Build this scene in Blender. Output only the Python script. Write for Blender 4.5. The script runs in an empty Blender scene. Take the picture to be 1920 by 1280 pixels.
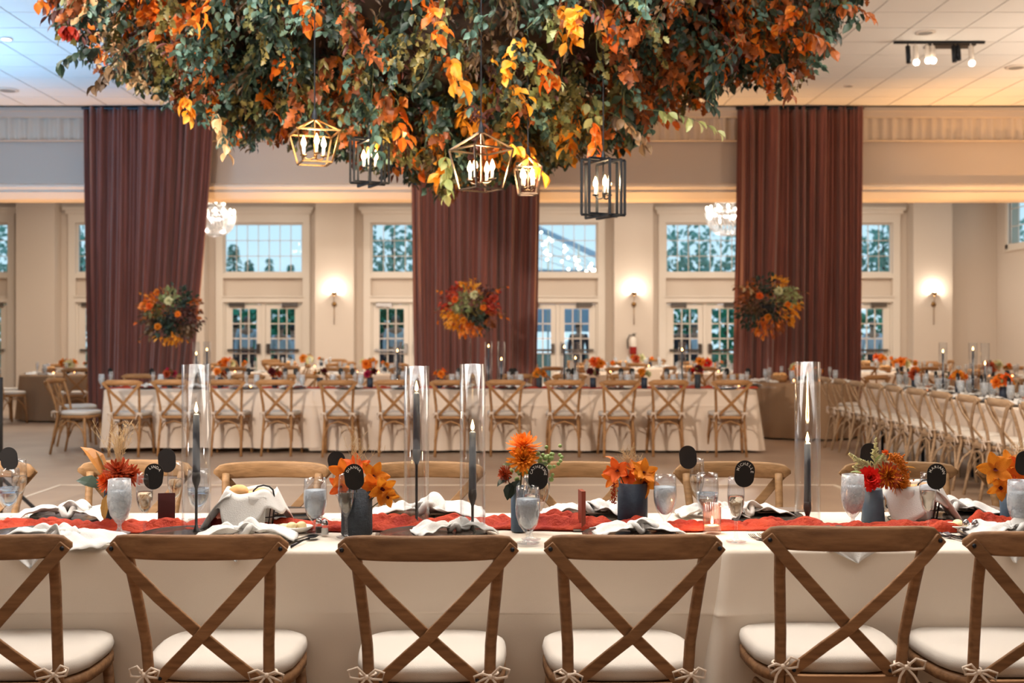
import bpy, math, random
import numpy as np
from mathutils import Vector, Matrix, noise
PI = math.pi
random.seed(7); rng = np.random.default_rng(7)
S = bpy.context.scene
COL = S.collection
# ------------------------------------------------------------------ camera, world, light, exposure
F = 2133.0; CX = 925.0; HY = 628.0; CH = 1.40
cam = bpy.data.cameras.new('camera'); co = bpy.data.objects.new('camera', cam); COL.objects.link(co)
co.location = (0, 0, CH); co.rotation_euler = (PI/2, 0, 0)
cam.sensor_width = 36; cam.lens = 36*F/1920
cam.shift_x = (960-CX)/1920; cam.shift_y = -(640-HY)/1920
cam.clip_start = .05; cam.clip_end = 300
cam.dof.use_dof = True; cam.dof.focus_distance = 3.7; cam.dof.aperture_fstop = 4.0
S.camera = co
vs = S.view_settings
vs.view_transform = 'Standard'; vs.look = 'None'; vs.gamma = 1; vs.use_curve_mapping = False
vs.exposure = 0.6
S.cycles.max_bounces = 8; S.cycles.diffuse_bounces = 4; S.cycles.glossy_bounces = 3
S.cycles.transmission_bounces = 6; S.cycles.transparent_max_bounces = 24
S.cycles.caustics_reflective = False; S.cycles.caustics_refractive = False
S.cycles.sample_clamp_indirect = 4

def lin(c):
    return tuple(((v/255)/12.92 if v/255 <= .04045 else ((v/255+.055)/1.055)**2.4) for v in c)
def hexc(r, g, b): return (*lin((r, g, b)), 1)

w = bpy.data.worlds.new('dusk_sky'); S.world = w; w.use_nodes = True
nt = w.node_tree; bg = nt.nodes['Background']
tc = nt.nodes.new('ShaderNodeTexCoord'); sp = nt.nodes.new('ShaderNodeSeparateXYZ'); rp = nt.nodes.new('ShaderNodeValToRGB')
nt.links.new(tc.outputs['Generated'], sp.inputs[0]); nt.links.new(sp.outputs['Z'], rp.inputs[0]); nt.links.new(rp.outputs[0], bg.inputs[0])
rp.color_ramp.elements[0].color = hexc(202, 214, 224); rp.color_ramp.elements[1].color = hexc(140, 175, 212)
rp.color_ramp.elements[0].position = .0; rp.color_ramp.elements[1].position = .7
bg.inputs[1].default_value = 1.35

def light(kind, name, loc, energy, color, size=.3, sizey=None, rot=None, to=None, spot=None, blend=.5):
    l = bpy.data.lights.new(name, kind); o = bpy.data.objects.new(name, l); COL.objects.link(o)
    o.location = loc; l.energy = energy; l.color = color
    if kind == 'AREA':
        l.size = size
        if sizey: l.shape = 'RECTANGLE'; l.size_y = sizey
    else: l.shadow_soft_size = size
    if spot: l.spot_size = spot; l.spot_blend = blend
    if to is not None:
        o.rotation_euler = (Vector(to)-Vector(loc)).to_track_quat('-Z', 'Y').to_euler()
    elif rot: o.rotation_euler = rot
    return o
WARM = (1, .86, .70); NEUT = (1, .94, .87); AMB = (1, .50, .17); COOL = (.62, .82, 1)
for k, x in enumerate((-8, -2.5, 3, 8.5)):
    light('AREA', 'bay_fill_light', (x, 21.3, 4.7), 165, WARM, 4.0, 4.5)  # unseen area lamps added behind the header to fill the rear bay
light('AREA', 'hall_fill_light', (-4.2, 8.2, 4.7), 150, NEUT, 3, 3.5)  # unseen area lamps added below the ceiling as fill for the hall
light('AREA', 'hall_fill_light', (4.2, 8.2, 4.7), 150, WARM, 3, 3.5)
light('AREA', 'hall_fill_light', (0, 4.4, 4.7), 235, NEUT, 5, 1.6)
light('AREA', 'hall_fill_light', (0, -1.5, 4.6), 90, NEUT, 7, 3)
light('SPOT', 'flash_lamp', (-4.6, 1.5, 3.6), 2000, (1, .86, .74), .12, to=(2.2, 13.5, 1.2), spot=math.radians(75), blend=.6)
light('AREA', 'blue_ceiling_fill', (-7.2, 13.0, 2.2), 130, (.30, .62, 1), 1.2, to=(-7.0, 13.0, 4.8))  # unseen bluish lamps added out of frame to brighten the left ceiling
light('AREA', 'blue_ceiling_fill', (-5.6, 8.6, 2.0), 90, (.34, .66, 1), 1.0, to=(-5.5, 8.6, 4.8))
light('AREA', 'warm_ceiling_fill', (7.8, 12.5, 2.0), 90, (1, .80, .62), 1.2, to=(7.7, 12.5, 4.8))  # unseen warm lamp added out of frame to brighten the right ceiling
light('SPOT', 'foliage_wash', (1.2, 2.2, 3.0), 140, (1, .80, .60), .2, to=(0, 7.3, 3.0), spot=math.radians(70), blend=.7)
for x in (-6.9, -3.7, -1.9, 1.3, 3.0, 5.9, 7.4):
    light('SPOT', 'amber_uplight', (x, 16.9, .25), 260, AMB, .05, to=(x, 17.14, 3.6), spot=math.radians(62), blend=.9)
light('SPOT', 'amber_uplight', (8.2, 15.6, .3), 420, AMB, .1, to=(8.2, 16.2, 4.8), spot=math.radians(75), blend=.9)

# ------------------------------------------------------------------ helpers
def X(px, D): return (px-CX)*D/F
def Z(py, D): return CH-(py-HY)*D/F
TZ = .745
def DT(py): return F*(CH-TZ)/(py-HY)

MATS = {}
def mat(name, col, rough=.6, metal=0, var=None, bump=0, bscale=40, noise_scale=6, stretch=(1, 1, 1), trans=0, ior=1.45, emis=None, es=1, spec=.5, rnd=0, sub=0, coord='Object', alpha=None, sheen=0, transl=0, coat=0):
    m = bpy.data.materials.new(name); m.use_nodes = True; n = m.node_tree; L = n.links
    b = n.nodes['Principled BSDF']; c = hexc(*col)
    b.inputs['Base Color'].default_value = c; b.inputs['Roughness'].default_value = rough; b.inputs['Metallic'].default_value = metal
    b.inputs['Specular IOR Level'].default_value = spec; b.inputs['IOR'].default_value = ior
    b.inputs['Transmission Weight'].default_value = trans
    if sheen: b.inputs['Sheen Weight'].default_value = sheen
    if coat: b.inputs['Coat Weight'].default_value = coat
    if emis: b.inputs['Emission Color'].default_value = hexc(*emis); b.inputs['Emission Strength'].default_value = es
    if var or bump:
        t = n.nodes.new('ShaderNodeTexCoord'); mp = n.nodes.new('ShaderNodeMapping'); mp.inputs['Scale'].default_value = stretch
        L.new(t.outputs[coord], mp.inputs[0])
    if var:
        nz = n.nodes.new('ShaderNodeTexNoise'); nz.inputs['Scale'].default_value = noise_scale; nz.inputs['Detail'].default_value = 5
        L.new(mp.outputs[0], nz.inputs[0])
        r = n.nodes.new('ShaderNodeValToRGB'); r.color_ramp.elements[0].position = .32; r.color_ramp.elements[1].position = .68
        r.color_ramp.elements[0].color = c; r.color_ramp.elements[1].color = hexc(*var)
        L.new(nz.outputs[0], r.inputs[0]); out = r.outputs[0]
        if rnd:
            oi = n.nodes.new('ShaderNodeObjectInfo'); hs = n.nodes.new('ShaderNodeHueSaturation'); mr = n.nodes.new('ShaderNodeMapRange')
            mr.inputs[3].default_value = 1-rnd; mr.inputs[4].default_value = 1+rnd
            L.new(oi.outputs['Random'], mr.inputs[0]); L.new(mr.outputs[0], hs.inputs['Value']); L.new(out, hs.inputs['Color']); out = hs.outputs[0]
        L.new(out, b.inputs['Base Color'])
    if bump:
        nb = n.nodes.new('ShaderNodeTexNoise'); nb.inputs['Scale'].default_value = bscale; nb.inputs['Detail'].default_value = 3
        bp = n.nodes.new('ShaderNodeBump'); bp.inputs['Strength'].default_value = bump; bp.inputs['Distance'].default_value = .01
        L.new(mp.outputs[0], nb.inputs[0]); L.new(nb.outputs[0], bp.inputs['Height']); L.new(bp.outputs[0], b.inputs['Normal'])
    if transl:
        tr = n.nodes.new('ShaderNodeBsdfTranslucent'); tr.inputs[0].default_value = c; mx = n.nodes.new('ShaderNodeMixShader'); mx.inputs[0].default_value = transl
        o = n.nodes['Material Output']
        L.new(b.outputs[0], mx.inputs[1]); L.new(tr.outputs[0], mx.inputs[2]); L.new(mx.outputs[0], o.inputs[0])
    MATS[name] = m; return m

def thin_glass(name, tint=(250, 252, 255), ior=1.5, frost=0, rough=.03, edge=.35, vmax=.6, pw_=1.6):
    m = bpy.data.materials.new(name); m.use_nodes = True; n = m.node_tree; L = n.links; n.nodes.clear()
    o = n.nodes.new('ShaderNodeOutputMaterial'); tr = n.nodes.new('ShaderNodeBsdfTransparent'); gl = n.nodes.new('ShaderNodeBsdfGlossy')
    tr.inputs[0].default_value = hexc(*tint); gl.inputs['Roughness'].default_value = rough
    lw = n.nodes.new('ShaderNodeLayerWeight'); lw.inputs[0].default_value = edge
    mp = n.nodes.new('ShaderNodeMapRange'); mp.inputs[3].default_value = .04; mp.inputs[4].default_value = vmax
    pw = n.nodes.new('ShaderNodeMath'); pw.operation = 'POWER'; pw.inputs[1].default_value = pw_
    mx = n.nodes.new('ShaderNodeMixShader')
    L.new(lw.outputs['Facing'], pw.inputs[0]); L.new(pw.outputs[0], mp.inputs[0]); L.new(mp.outputs[0], mx.inputs[0])
    L.new(tr.outputs[0], mx.inputs[1]); L.new(gl.outputs[0], mx.inputs[2]); last = mx.outputs[0]
    if frost:
        df = n.nodes.new('ShaderNodeBsdfDiffuse'); df.inputs[0].default_value = hexc(225, 232, 238); m2 = n.nodes.new('ShaderNodeMixShader')
        nz = n.nodes.new('ShaderNodeTexNoise'); nz.inputs['Scale'].default_value = 60; tcn = n.nodes.new('ShaderNodeTexCoord'); mm = n.nodes.new('ShaderNodeMath'); mm.operation = 'MULTIPLY'; mm.inputs[1].default_value = frost*2
        L.new(tcn.outputs['Object'], nz.inputs[0]); L.new(nz.outputs[0], mm.inputs[0]); L.new(mm.outputs[0], m2.inputs[0])
        L.new(last, m2.inputs[1]); L.new(df.outputs[0], m2.inputs[2]); last = m2.outputs[0]
    L.new(last, o.inputs[0]); MATS[name] = m; return m

def wood(name, c1, c2, rnd=.1, axis=0):
    st = [8, 8, 8]; st[axis] = .9
    return mat(name, c1, rough=.55, var=c2, noise_scale=7, stretch=tuple(st), bump=.15, bscale=22, rnd=rnd, spec=.3)

class MB:
    def __init__(s): s.v = []; s.f = []
    def box(s, x0, x1, y0, y1, z0, z1):
        b = len(s.v); s.v += [(x0, y0, z0), (x1, y0, z0), (x1, y1, z0), (x0, y1, z0), (x0, y0, z1), (x1, y0, z1), (x1, y1, z1), (x0, y1, z1)]
        s.f += [tuple(b+i for i in q) for q in ((0, 3, 2, 1), (4, 5, 6, 7), (0, 1, 5, 4), (1, 2, 6, 5), (2, 3, 7, 6), (3, 0, 4, 7))]; return s
    def loft(s, rings, cap=True, closed=False):
        b = len(s.v); n = len(rings[0])
        for r in rings: s.v += [tuple(p) for p in r]
        m = len(rings)
        for i in range(m if closed else m-1):
            for j in range(n):
                a = b+i*n+j; c = b+i*n+(j+1) % n; d = b+((i+1) % m)*n+(j+1) % n; e = b+((i+1) % m)*n+j
                s.f.append((a, c, d, e))
        if cap and not closed:
            s.f.append(tuple(b+j for j in reversed(range(n)))); s.f.append(tuple(b+(m-1)*n+j for j in range(n)))
        return s
    def tube(s, pts, r, n=8, r2=None, closed=False, cap=True, up=None):
        pts = [Vector(p) for p in pts]; m = len(pts)
        rr = r if isinstance(r, (list, tuple)) else [r]*m
        rr2 = rr if r2 is None else (r2 if isinstance(r2, (list, tuple)) else [r2]*m)
        rings = []; prev = None
        for i, p in enumerate(pts):
            if closed: t = pts[(i+1) % m]-pts[i-1]
            else: t = pts[min(i+1, m-1)]-pts[max(i-1, 0)]
            t = t.normalized() if t.length > 1e-9 else Vector((0, 0, 1))
            if prev is None:
                a = Vector(up) if up else (Vector((0, 0, 1)) if abs(t.z) < .9 else Vector((1, 0, 0)))
            else: a = prev
            u = (a-t*a.dot(t)); u = u.normalized() if u.length > 1e-6 else t.orthogonal().normalized()
            prev = u; v = t.cross(u)
            rings.append([p+u*math.cos(2*PI*k/n)*rr[i]+v*math.sin(2*PI*k/n)*rr2[i] for k in range(n)])
        return s.loft(rings, cap, closed)
    def bar(s, p, q, wa, wb, up=(0, 0, 1)):
        p = Vector(p); q = Vector(q); t = (q-p).normalized(); a = Vector(up); u = (a-t*a.dot(t)).normalized(); v = t.cross(u)
        R = lambda c: [c+u*wa/2+v*wb/2, c-u*wa/2+v*wb/2, c-u*wa/2-v*wb/2, c+u*wa/2-v*wb/2]
        return s.loft([R(p), R(q)])
    def lathe(s, prof, n=24, c=(0, 0, 0), cap=False, ribs=0, ramp=0):
        rings = []
        for r, z in prof:
            rings.append([(c[0]+(r+(ramp*math.cos(ribs*2*PI*k/n) if ribs else 0))*math.cos(2*PI*k/n), c[1]+(r+(ramp*math.cos(ribs*2*PI*k/n) if ribs else 0))*math.sin(2*PI*k/n), c[2]+z) for k in range(n)])
        return s.loft(rings, cap)
    def ball(s, c, rx, ry=None, rz=None, n=10, m=6):
        ry = ry or rx; rz = rz or rx; b = len(s.v); s.v.append((c[0], c[1], c[2]-rz))
        for i in range(1, m):
            th = PI*i/m
            for k in range(n):
                a = 2*PI*k/n; s.v.append((c[0]+rx*math.sin(th)*math.cos(a), c[1]+ry*math.sin(th)*math.sin(a), c[2]-rz*math.cos(th)))
        s.v.append((c[0], c[1], c[2]+rz)); t = len(s.v)-1
        for k in range(n): s.f.append((b, b+1+(k+1) % n, b+1+k))
        for i in range(m-2):
            for k in range(n):
                a = b+1+i*n; s.f.append((a+k, a+(k+1) % n, a+n+(k+1) % n, a+n+k))
        a = b+1+(m-2)*n
        for k in range(n): s.f.append((a+k, a+(k+1) % n, t))
        return s
    def grid(s, fn, nu, nv):
        b = len(s.v)
        for i in range(nu+1):
            for j in range(nv+1): s.v.append(tuple(fn(i/nu, j/nv)))
        for i in range(nu):
            for j in range(nv):
                a = b+i*(nv+1)+j; s.f.append((a, a+nv+1, a+nv+2, a+1))
        return s
    def xf(s, M, start=0):
        for i in range(start, len(s.v)): s.v[i] = tuple(M @ Vector(s.v[i]))
        return s
    def mesh(s, name, m=None, smooth=False):
        me = bpy.data.meshes.new(name); me.from_pydata(s.v, [], s.f)
        if m: me.materials.append(m if not isinstance(m, str) else MATS[m])
        if smooth: me.polygons.foreach_set('use_smooth', [True]*len(me.polygons))
        me.update(); return me
    def build(s, name, m, parent=None, smooth=False, loc=None, rot=None):
        return put(name, s.mesh(name, m, smooth), parent, loc, rot)
def put(name, me, parent=None, loc=None, rot=None, scale=None):
    o = bpy.data.objects.new(name, me); COL.objects.link(o)
    if parent: o.parent = parent
    if loc is not None: o.location = loc
    if rot is not None: o.rotation_euler = rot
    if scale is not None: o.scale = (scale,)*3 if not isinstance(scale, tuple) else scale
    return o
def solid(o, t, off=0):
    m = o.modifiers.new('s', 'SOLIDIFY'); m.thickness = t; m.offset = off; return o
def bevel(o, wd=.004, seg=2):
    m = o.modifiers.new('b', 'BEVEL'); m.width = wd; m.segments = seg; m.limit_method = 'ANGLE'; return o
def tag(o, label, cat, group=None):
    o['label'] = label; o['category'] = cat
    if group: o['group'] = group
    return o
def thing(name, label, cat, loc=(0, 0, 0), rz=0, group=None):
    o = bpy.data.objects.new(name, None); COL.objects.link(o); o.location = loc; o.rotation_euler = (0, 0, rz); o.empty_display_size = .1
    return tag(o, label, cat, group)
def struct(o): o['kind'] = 'structure'; return o
KIDS = {}
def dup(root, loc, rz=0, label=None, group=None, scale=None):
    if root.name not in KIDS:
        ks = []
        for ch in root.children: ks.append((ch, [g for g in ch.children]))
        KIDS[root.name] = ks
    r = root.copy(); COL.objects.link(r); r.location = loc; r.rotation_euler = (0, 0, rz)
    if scale: r.scale = (scale,)*3
    if label: r['label'] = label
    if group: r['group'] = group
    for ch, gs in KIDS[root.name]:
        c = ch.copy(); COL.objects.link(c); c.parent = r
        for g in gs:
            d = g.copy(); COL.objects.link(d); d.parent = c
    return r
USED = set()
def place(proto, loc, rz=0, label=None, group=None, scale=None):
    if proto.name not in USED:
        USED.add(proto.name)
        KIDS[proto.name] = [(ch, [g for g in ch.children]) for ch in proto.children]
        proto.location = loc; proto.rotation_euler = (0, 0, rz)
        if scale: proto.scale = (scale,)*3
        if label: proto['label'] = label
        if group: proto['group'] = group
        return proto
    return dup(proto, loc, rz, label, group, scale)
ORD = 'first second third fourth fifth sixth seventh eighth ninth tenth eleventh twelfth thirteenth fourteenth fifteenth sixteenth seventeenth eighteenth nineteenth twentieth'.split()

# ------------------------------------------------------------------ materials
wood('wood_near', (146, 108, 74), (116, 82, 54), .12); wood('wood_far', (140, 108, 74), (114, 86, 56), .08)
wood('wood_mid', (172, 128, 84), (142, 102, 64), .12)
wood('wood_grey', (176, 148, 118), (148, 120, 92), .08)
mat('linen', (224, 212, 196), .9, bump=.25, bscale=900, sheen=.2)
mat('linen_white', (216, 198, 180), .9, bump=.15, bscale=500)
mat('taupe', (142, 112, 84), .9, bump=.2, bscale=300)
mat('cushion', (196, 188, 178), .85, bump=.2, bscale=500)
mat('napkin', (208, 207, 204), .85, bump=.2, bscale=300)
mat('gauze', (198, 70, 34), .75, var=(158, 40, 24), noise_scale=14, bump=.6, bscale=120, transl=.2)
mat('wall', (214, 200, 186), .85, bump=.05)
mat('wall_header', (196, 184, 172), .85, bump=.05)
mat('trimwhite', (228, 218, 206), .6)
mat('valance', (206, 192, 176), .85)
mat('tile', (238, 236, 232), .95, bump=.3, bscale=300)
mat('tee', (150, 146, 140), .7)
mat('floor', (158, 134, 112), .42, var=(142, 118, 98), noise_scale=1.3, bump=.03)
mat('floorjoint', (196, 180, 160), .5)
mat('velvet', (146, 84, 70), .75, var=(116, 64, 54), noise_scale=3, stretch=(8, 8, .4), sheen=.5, bump=.2, bscale=60, transl=.12)
mat('black', (22, 23, 26), .45)
mat('blackcard', (14, 14, 16), .5)
mat('charcoal', (52, 60, 68), .7, var=(42, 48, 56), noise_scale=30, bump=.4, bscale=120)
mat('bluegrey', (78, 98, 116), .5, var=(56, 72, 90), noise_scale=12, bump=.2)
mat('navy', (34, 48, 66), .55, var=(28, 38, 54), noise_scale=14, bump=.2)
mat('candle', (54, 64, 78), .45)
mat('flame', (255, 190, 110), .5, emis=(255, 196, 120), es=14)
mat('bulb', (255, 215, 160), .3, emis=(255, 206, 140), es=16)
mat('bulbwhite', (255, 244, 225), .3, emis=(255, 240, 215), es=9)
mat('white_ink', (235, 235, 232), .6)
mat('brass', (150, 116, 74), .35, 1); mat('bronze', (120, 104, 90), .35, 1)
mat('iron', (34, 38, 44), .4, .6)
mat('steel', (120, 116, 112), .3, 1)
mat('gunmetal', (64, 62, 66), .28, 1)
mat('chrome', (200, 200, 205), .15, 1)
mat('smoke_plate', (96, 84, 76), .15, .4)
mat('china', (240, 236, 228), .25)
mat('butter', (246, 228, 176), .5)
mat('bread', (232, 188, 132), .7, var=(214, 160, 98), noise_scale=20)
mat('menu_maroon', (66, 22, 20), .6)
mat('menu_brown', (130, 54, 34), .6)
mat('paper_taupe', (112, 96, 84), .7)
mat('water', (214, 230, 240), .12, trans=.85, ior=1.2)
mat('ice', (222, 232, 238), .35, trans=.45, ior=1.2, bump=.9, bscale=70)
mat('wine', (240, 224, 196), .05, trans=.92, ior=1.15)
mat('salt', (220, 216, 208), .8)
mat('pepper', (70, 58, 50), .8)
mat('red', (150, 28, 22), .4)
mat('rosewood', (60, 40, 30), .5)
mat('stem', (70, 74, 40), .7)
mat('grass_dry', (206, 180, 140), .8)
mat('berry', (132, 156, 92), .5)
mat('skin', (205, 150, 120), .55)
mat('shirt_white', (232, 234, 238), .8)
mat('shirt_dark', (50, 52, 64), .8)
mat('hair', (120, 110, 100), .7)
mat('hair_dark', (56, 42, 34), .7)
mat('lawn', (64, 88, 58), .9)
mat('paving', (150, 146, 140), .8)
mat('tentcloth', (206, 220, 232), .7, transl=.5)
mat('bark', (70, 60, 50), .9)
mat('core_dark', (52, 40, 32), .9)  # flat dark tone for the added fill sheet inside the foliage cloud
thin_glass('glass'); thin_glass('tubeglass', edge=.5, tint=(251, 252, 253), rough=.08, vmax=.55, pw_=2.6); thin_glass('frostglass', frost=.32, rough=.15); thin_glass('windowglass', edge=.1, rough=.02, tint=(225, 238, 240))
thin_glass('amberglass', tint=(250, 232, 224), edge=.5, vmax=.5); thin_glass('crystal', edge=.85, rough=.15, vmax=.9, pw_=.7)
# leaf material reads the leaf's own colour from the mesh
m = bpy.data.materials.new('leaf'); m.use_nodes = True; n = m.node_tree; b = n.nodes['Principled BSDF']
at = n.nodes.new('ShaderNodeAttribute'); at.attribute_name = 'col'; n.links.new(at.outputs['Color'], b.inputs['Base Color']); b.inputs['Roughness'].default_value = .45
tr = n.nodes.new('ShaderNodeBsdfTranslucent'); mx = n.nodes.new('ShaderNodeMixShader'); mx.inputs[0].default_value = .3
n.links.new(at.outputs['Color'], tr.inputs[0]); n.links.new(b.outputs[0], mx.inputs[1]); n.links.new(tr.outputs[0], mx.inputs[2]); n.links.new(mx.outputs[0], n.nodes['Material Output'].inputs[0])
MATS['leaf'] = m

def paint(me, cols):   # cols: per-vertex linear rgb array
    a = me.color_attributes.new('col', 'FLOAT_COLOR', 'POINT'); c = np.ones((len(me.vertices), 4), dtype=np.float32); c[:, :3] = cols
    a.data.foreach_set('color', c.ravel())

# ------------------------------------------------------------------ leaves
def leaf_tpl(kind):
    if kind == 'oval':      # 4 x 2 folded blade, base at origin, along +y, length 1
        ys = [0, .25, .55, .82, 1]; ws = [.02, .24, .30, .17, 0]; lift = [0, .04, .04, -.02, -.12]
    elif kind == 'narrow':
        ys = [0, .25, .55, .82, 1]; ws = [.015, .13, .15, .09, 0]; lift = [0, .05, .03, -.05, -.16]
    else:                   # lobed oak-like blade
        ys = [0, .18, .30, .45, .56, .72, .80, 1]; ws = [.02, .16, .34, .14, .36, .16, .20, 0]; lift = [0, .03, .05, .04, .02, -.02, -.05, -.12]
    v = []; f = []
    for y, w_, l in zip(ys, ws, lift):
        v += [(-w_, y, l+.35*w_), (0, y, l), (w_, y, l+.35*w_)]
    for i in range(len(ys)-1):
        a = 3*i; f += [(a, a+1, a+4, a+3), (a+1, a+2, a+5, a+4)]
    return np.array(v, dtype=float), np.array(f)
TPL = {k: leaf_tpl(k) for k in ('oval', 'narrow', 'lobed')}
def rotmats(d, roll):
    # columns: x, y(dir), z
    y = d/np.linalg.norm(d, axis=1, keepdims=True)
    up = np.tile(np.array([0., 0., 1.]), (len(y), 1)); bad = np.abs(y[:, 2]) > .98; up[bad] = (1, 0, 0)
    x = np.cross(y, up); x /= np.linalg.norm(x, axis=1, keepdims=True); z = np.cross(x, y)
    c = np.cos(roll)[:, None]; s_ = np.sin(roll)[:, None]
    x2 = x*c+z*s_; z2 = -x*s_+z*c
    return np.stack([x2, y, z2], axis=2)
def scatter_mesh(name, items):
    """items: list of (kind, pos, dir, roll, size, rgb)"""
    V = []; Fs = []; C = []; off = 0
    for kind in ('oval', 'narrow', 'lobed'):
        it = [i for i in items if i[0] == kind]
        if not it: continue
        tv, tf = TPL[kind]
        P = np.array([i[1] for i in it]); R = rotmats(np.array([i[2] for i in it], dtype=float), np.array([i[3] for i in it])); sz = np.array([i[4] for i in it])
        vv = np.einsum('nij,kj->nki', R, tv)*sz[:, None, None]+P[:, None, :]
        k = len(tv); V.append(vv.reshape(-1, 3)); Fs.append((tf[None]+(np.arange(len(it))*k)[:, None, None]+off).reshape(-1, 4))
        C.append(np.repeat(np.array([i[5] for i in it]), k, axis=0)); off += k*len(it)
    V = np.concatenate(V); Fs = np.concatenate(Fs); C = np.concatenate(C)
    me = bpy.data.meshes.new(name); me.vertices.add(len(V)); me.vertices.foreach_set('co', V.astype(np.float32).ravel())
    me.loops.add(len(Fs)*4); me.loops.foreach_set('vertex_index', Fs.astype(np.int32).ravel())
    me.polygons.add(len(Fs)); me.polygons.foreach_set('loop_start', np.arange(0, len(Fs)*4, 4, dtype=np.int32)); me.polygons.foreach_set('loop_total', np.full(len(Fs), 4, dtype=np.int32))
    me.update(calc_edges=True); me.validate(); paint(me, C); me.materials.append(MATS['leaf']); return me
LEAFM = {}
def leaf_obj(parent, it):
    kind, p, d, roll, size, rgb = it
    key = (kind, tuple(round(float(c), 2) for c in rgb))
    if key not in LEAFM:
        tv, tf = TPL[kind]; me = bpy.data.meshes.new('leaf'); me.from_pydata(tv.tolist(), [], tf.tolist()); me.update(); paint(me, np.tile(np.array(rgb), (len(tv), 1))); me.materials.append(MATS['leaf']); LEAFM[key] = me
    R = rotmats(np.array([d], dtype=float), np.array([roll]))[0]
    o = bpy.data.objects.new('leaf', LEAFM[key]); COL.objects.link(o); o.parent = parent
    M = Matrix([[*R[0], 0], [*R[1], 0], [*R[2], 0], [0, 0, 0, 1]]); o.matrix_basis = Matrix.Translation(Vector(p)) @ M @ Matrix.Scale(size, 4)
    return o
LC = {'orange': [(226, 118, 26), (208, 96, 22), (232, 140, 46)], 'rust': [(150, 84, 40), (122, 68, 38), (176, 98, 46)], 'dark': [(40, 62, 50), (52, 70, 54), (32, 50, 44)],
      'teal': [(84, 118, 108), (112, 146, 132), (64, 96, 88)], 'olive': [(106, 98, 50), (84, 82, 44), (126, 114, 62)], 'burg': [(88, 50, 46), (104, 58, 52), (70, 42, 40)],
      'peach': [(222, 184, 136), (204, 162, 114), (214, 192, 150)], 'gold': [(236, 158, 36), (226, 140, 26), (244, 176, 66)], 'brown': [(96, 74, 52), (116, 92, 64), (76, 60, 46)], 'red': [(176, 50, 32), (190, 66, 40), (150, 40, 32)], 'sage': [(150, 160, 108), (170, 176, 128), (126, 140, 86)]}
LCL = {k: [lin(c) for c in v] for k, v in LC.items()}
# ------------------------------------------------------------------ room shell
CZ = 4.81; HD = 17.2; BW = 26.0; RX = 11.5
XL, XR, YF = -13.0, 13.0, -6.0
floor = struct(MB().box(XL, XR, YF, BW+.3, -.1, 0).build('floor', 'floor'))
# dance floor outline strips and panel joints
for nm, bx in (('floor_strip', (-4.06, 3.2, 10.6, 10.64)), ('floor_strip', (-4.06, -4.02, 4.6, 10.6)), ('floor_strip', (-4.06, 3.2, 8.35, 8.365)), ('floor_strip', (3.16, 3.2, 4.6, 10.6)), ('floor_strip', (-4.06, 3.2, 7.15, 7.165))):
    MB().box(bx[0], bx[1], bx[2], bx[3], 0, .004).build(nm, 'floorjoint', floor)
ceiling = struct(MB().box(XL, XR, YF, BW+.3, CZ+.02, CZ+.2).build('ceiling', 'tee'))
tile_me = MB().box(-.296, .296, -.296, .296, 0, .02).mesh('ceiling_tile', 'tile')
T = .61; x0t = X(1424, HD)
rest = MB()
for j in range(11):
    for i in range(-28, 14):
        cx = x0t+(i+.5)*T; cy = HD-.3-(j+.5)*T
        if cx < -(CX+40)*cy/F or cx > (1920-CX+40)*cy/F or cy < 10.4: rest.box(cx-.296, cx+.296, cy-.296, cy+.296, CZ, CZ+.02); continue
        put('ceiling_tile', tile_me, ceiling, (cx, cy, CZ))
for j in range(11, 40):
    cy = HD-.3-(j+.5)*T
    if cy < YF: break
    for i in range(-28, 14):
        cx = x0t+(i+.5)*T; rest.box(cx-.296, cx+.296, cy-.296, cy+.296, CZ, CZ+.02)
o = rest.build('ceiling_tile_field', 'tile', ceiling); o['kind'] = 'stuff'
for nm, b in (('wall_left', (XL-.2, XL, YF, BW, 0, CZ)), ('wall_right', (XR, XR+.2, YF, HD, 0, CZ)), ('wall_front', (XL, XR, YF-.2, YF, 0, CZ))):
    struct(MB().box(*b).build(nm, 'wall'))
hd = struct(MB().box(XL, XR, HD, HD+.45, 3.66, CZ).build('wall_header', 'wall_header'))
prf = [(HD+.0, 3.69), (HD-.07, 3.66), (HD-.07, 3.63), (HD-.02, 3.565), (HD-.045, 3.555), (HD+.03, 3.46), (HD+.06, 3.45), (HD+.42, 3.45), (HD+.45, 3.69)]
tb = MB().loft([[(x, y, z) for y, z in prf] for x in (XL, XR)])
struct(tb.build('trim_1', 'trimwhite'))
struct(MB().box(XL, XR, HD-.14, HD, 4.67, CZ).box(XL, XR, HD-.18, HD, 4.75, CZ).box(XL, XR, HD-.10, HD, 4.32, 4.335).build('trim_2', 'wall_header'))
vm = MB()
def valf(u, v):
    x = XL+(XR-XL)*u; return (x, HD-.05-.022*math.sin(x*42)-.012*math.sin(x*17), 4.335+.335*v)
vm.grid(valf, 1100, 1); va = vm.build('valance', 'valance', None, True); tag(va, 'pleated cream fabric valance running along the top of the grey header wall', 'valance')
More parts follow.
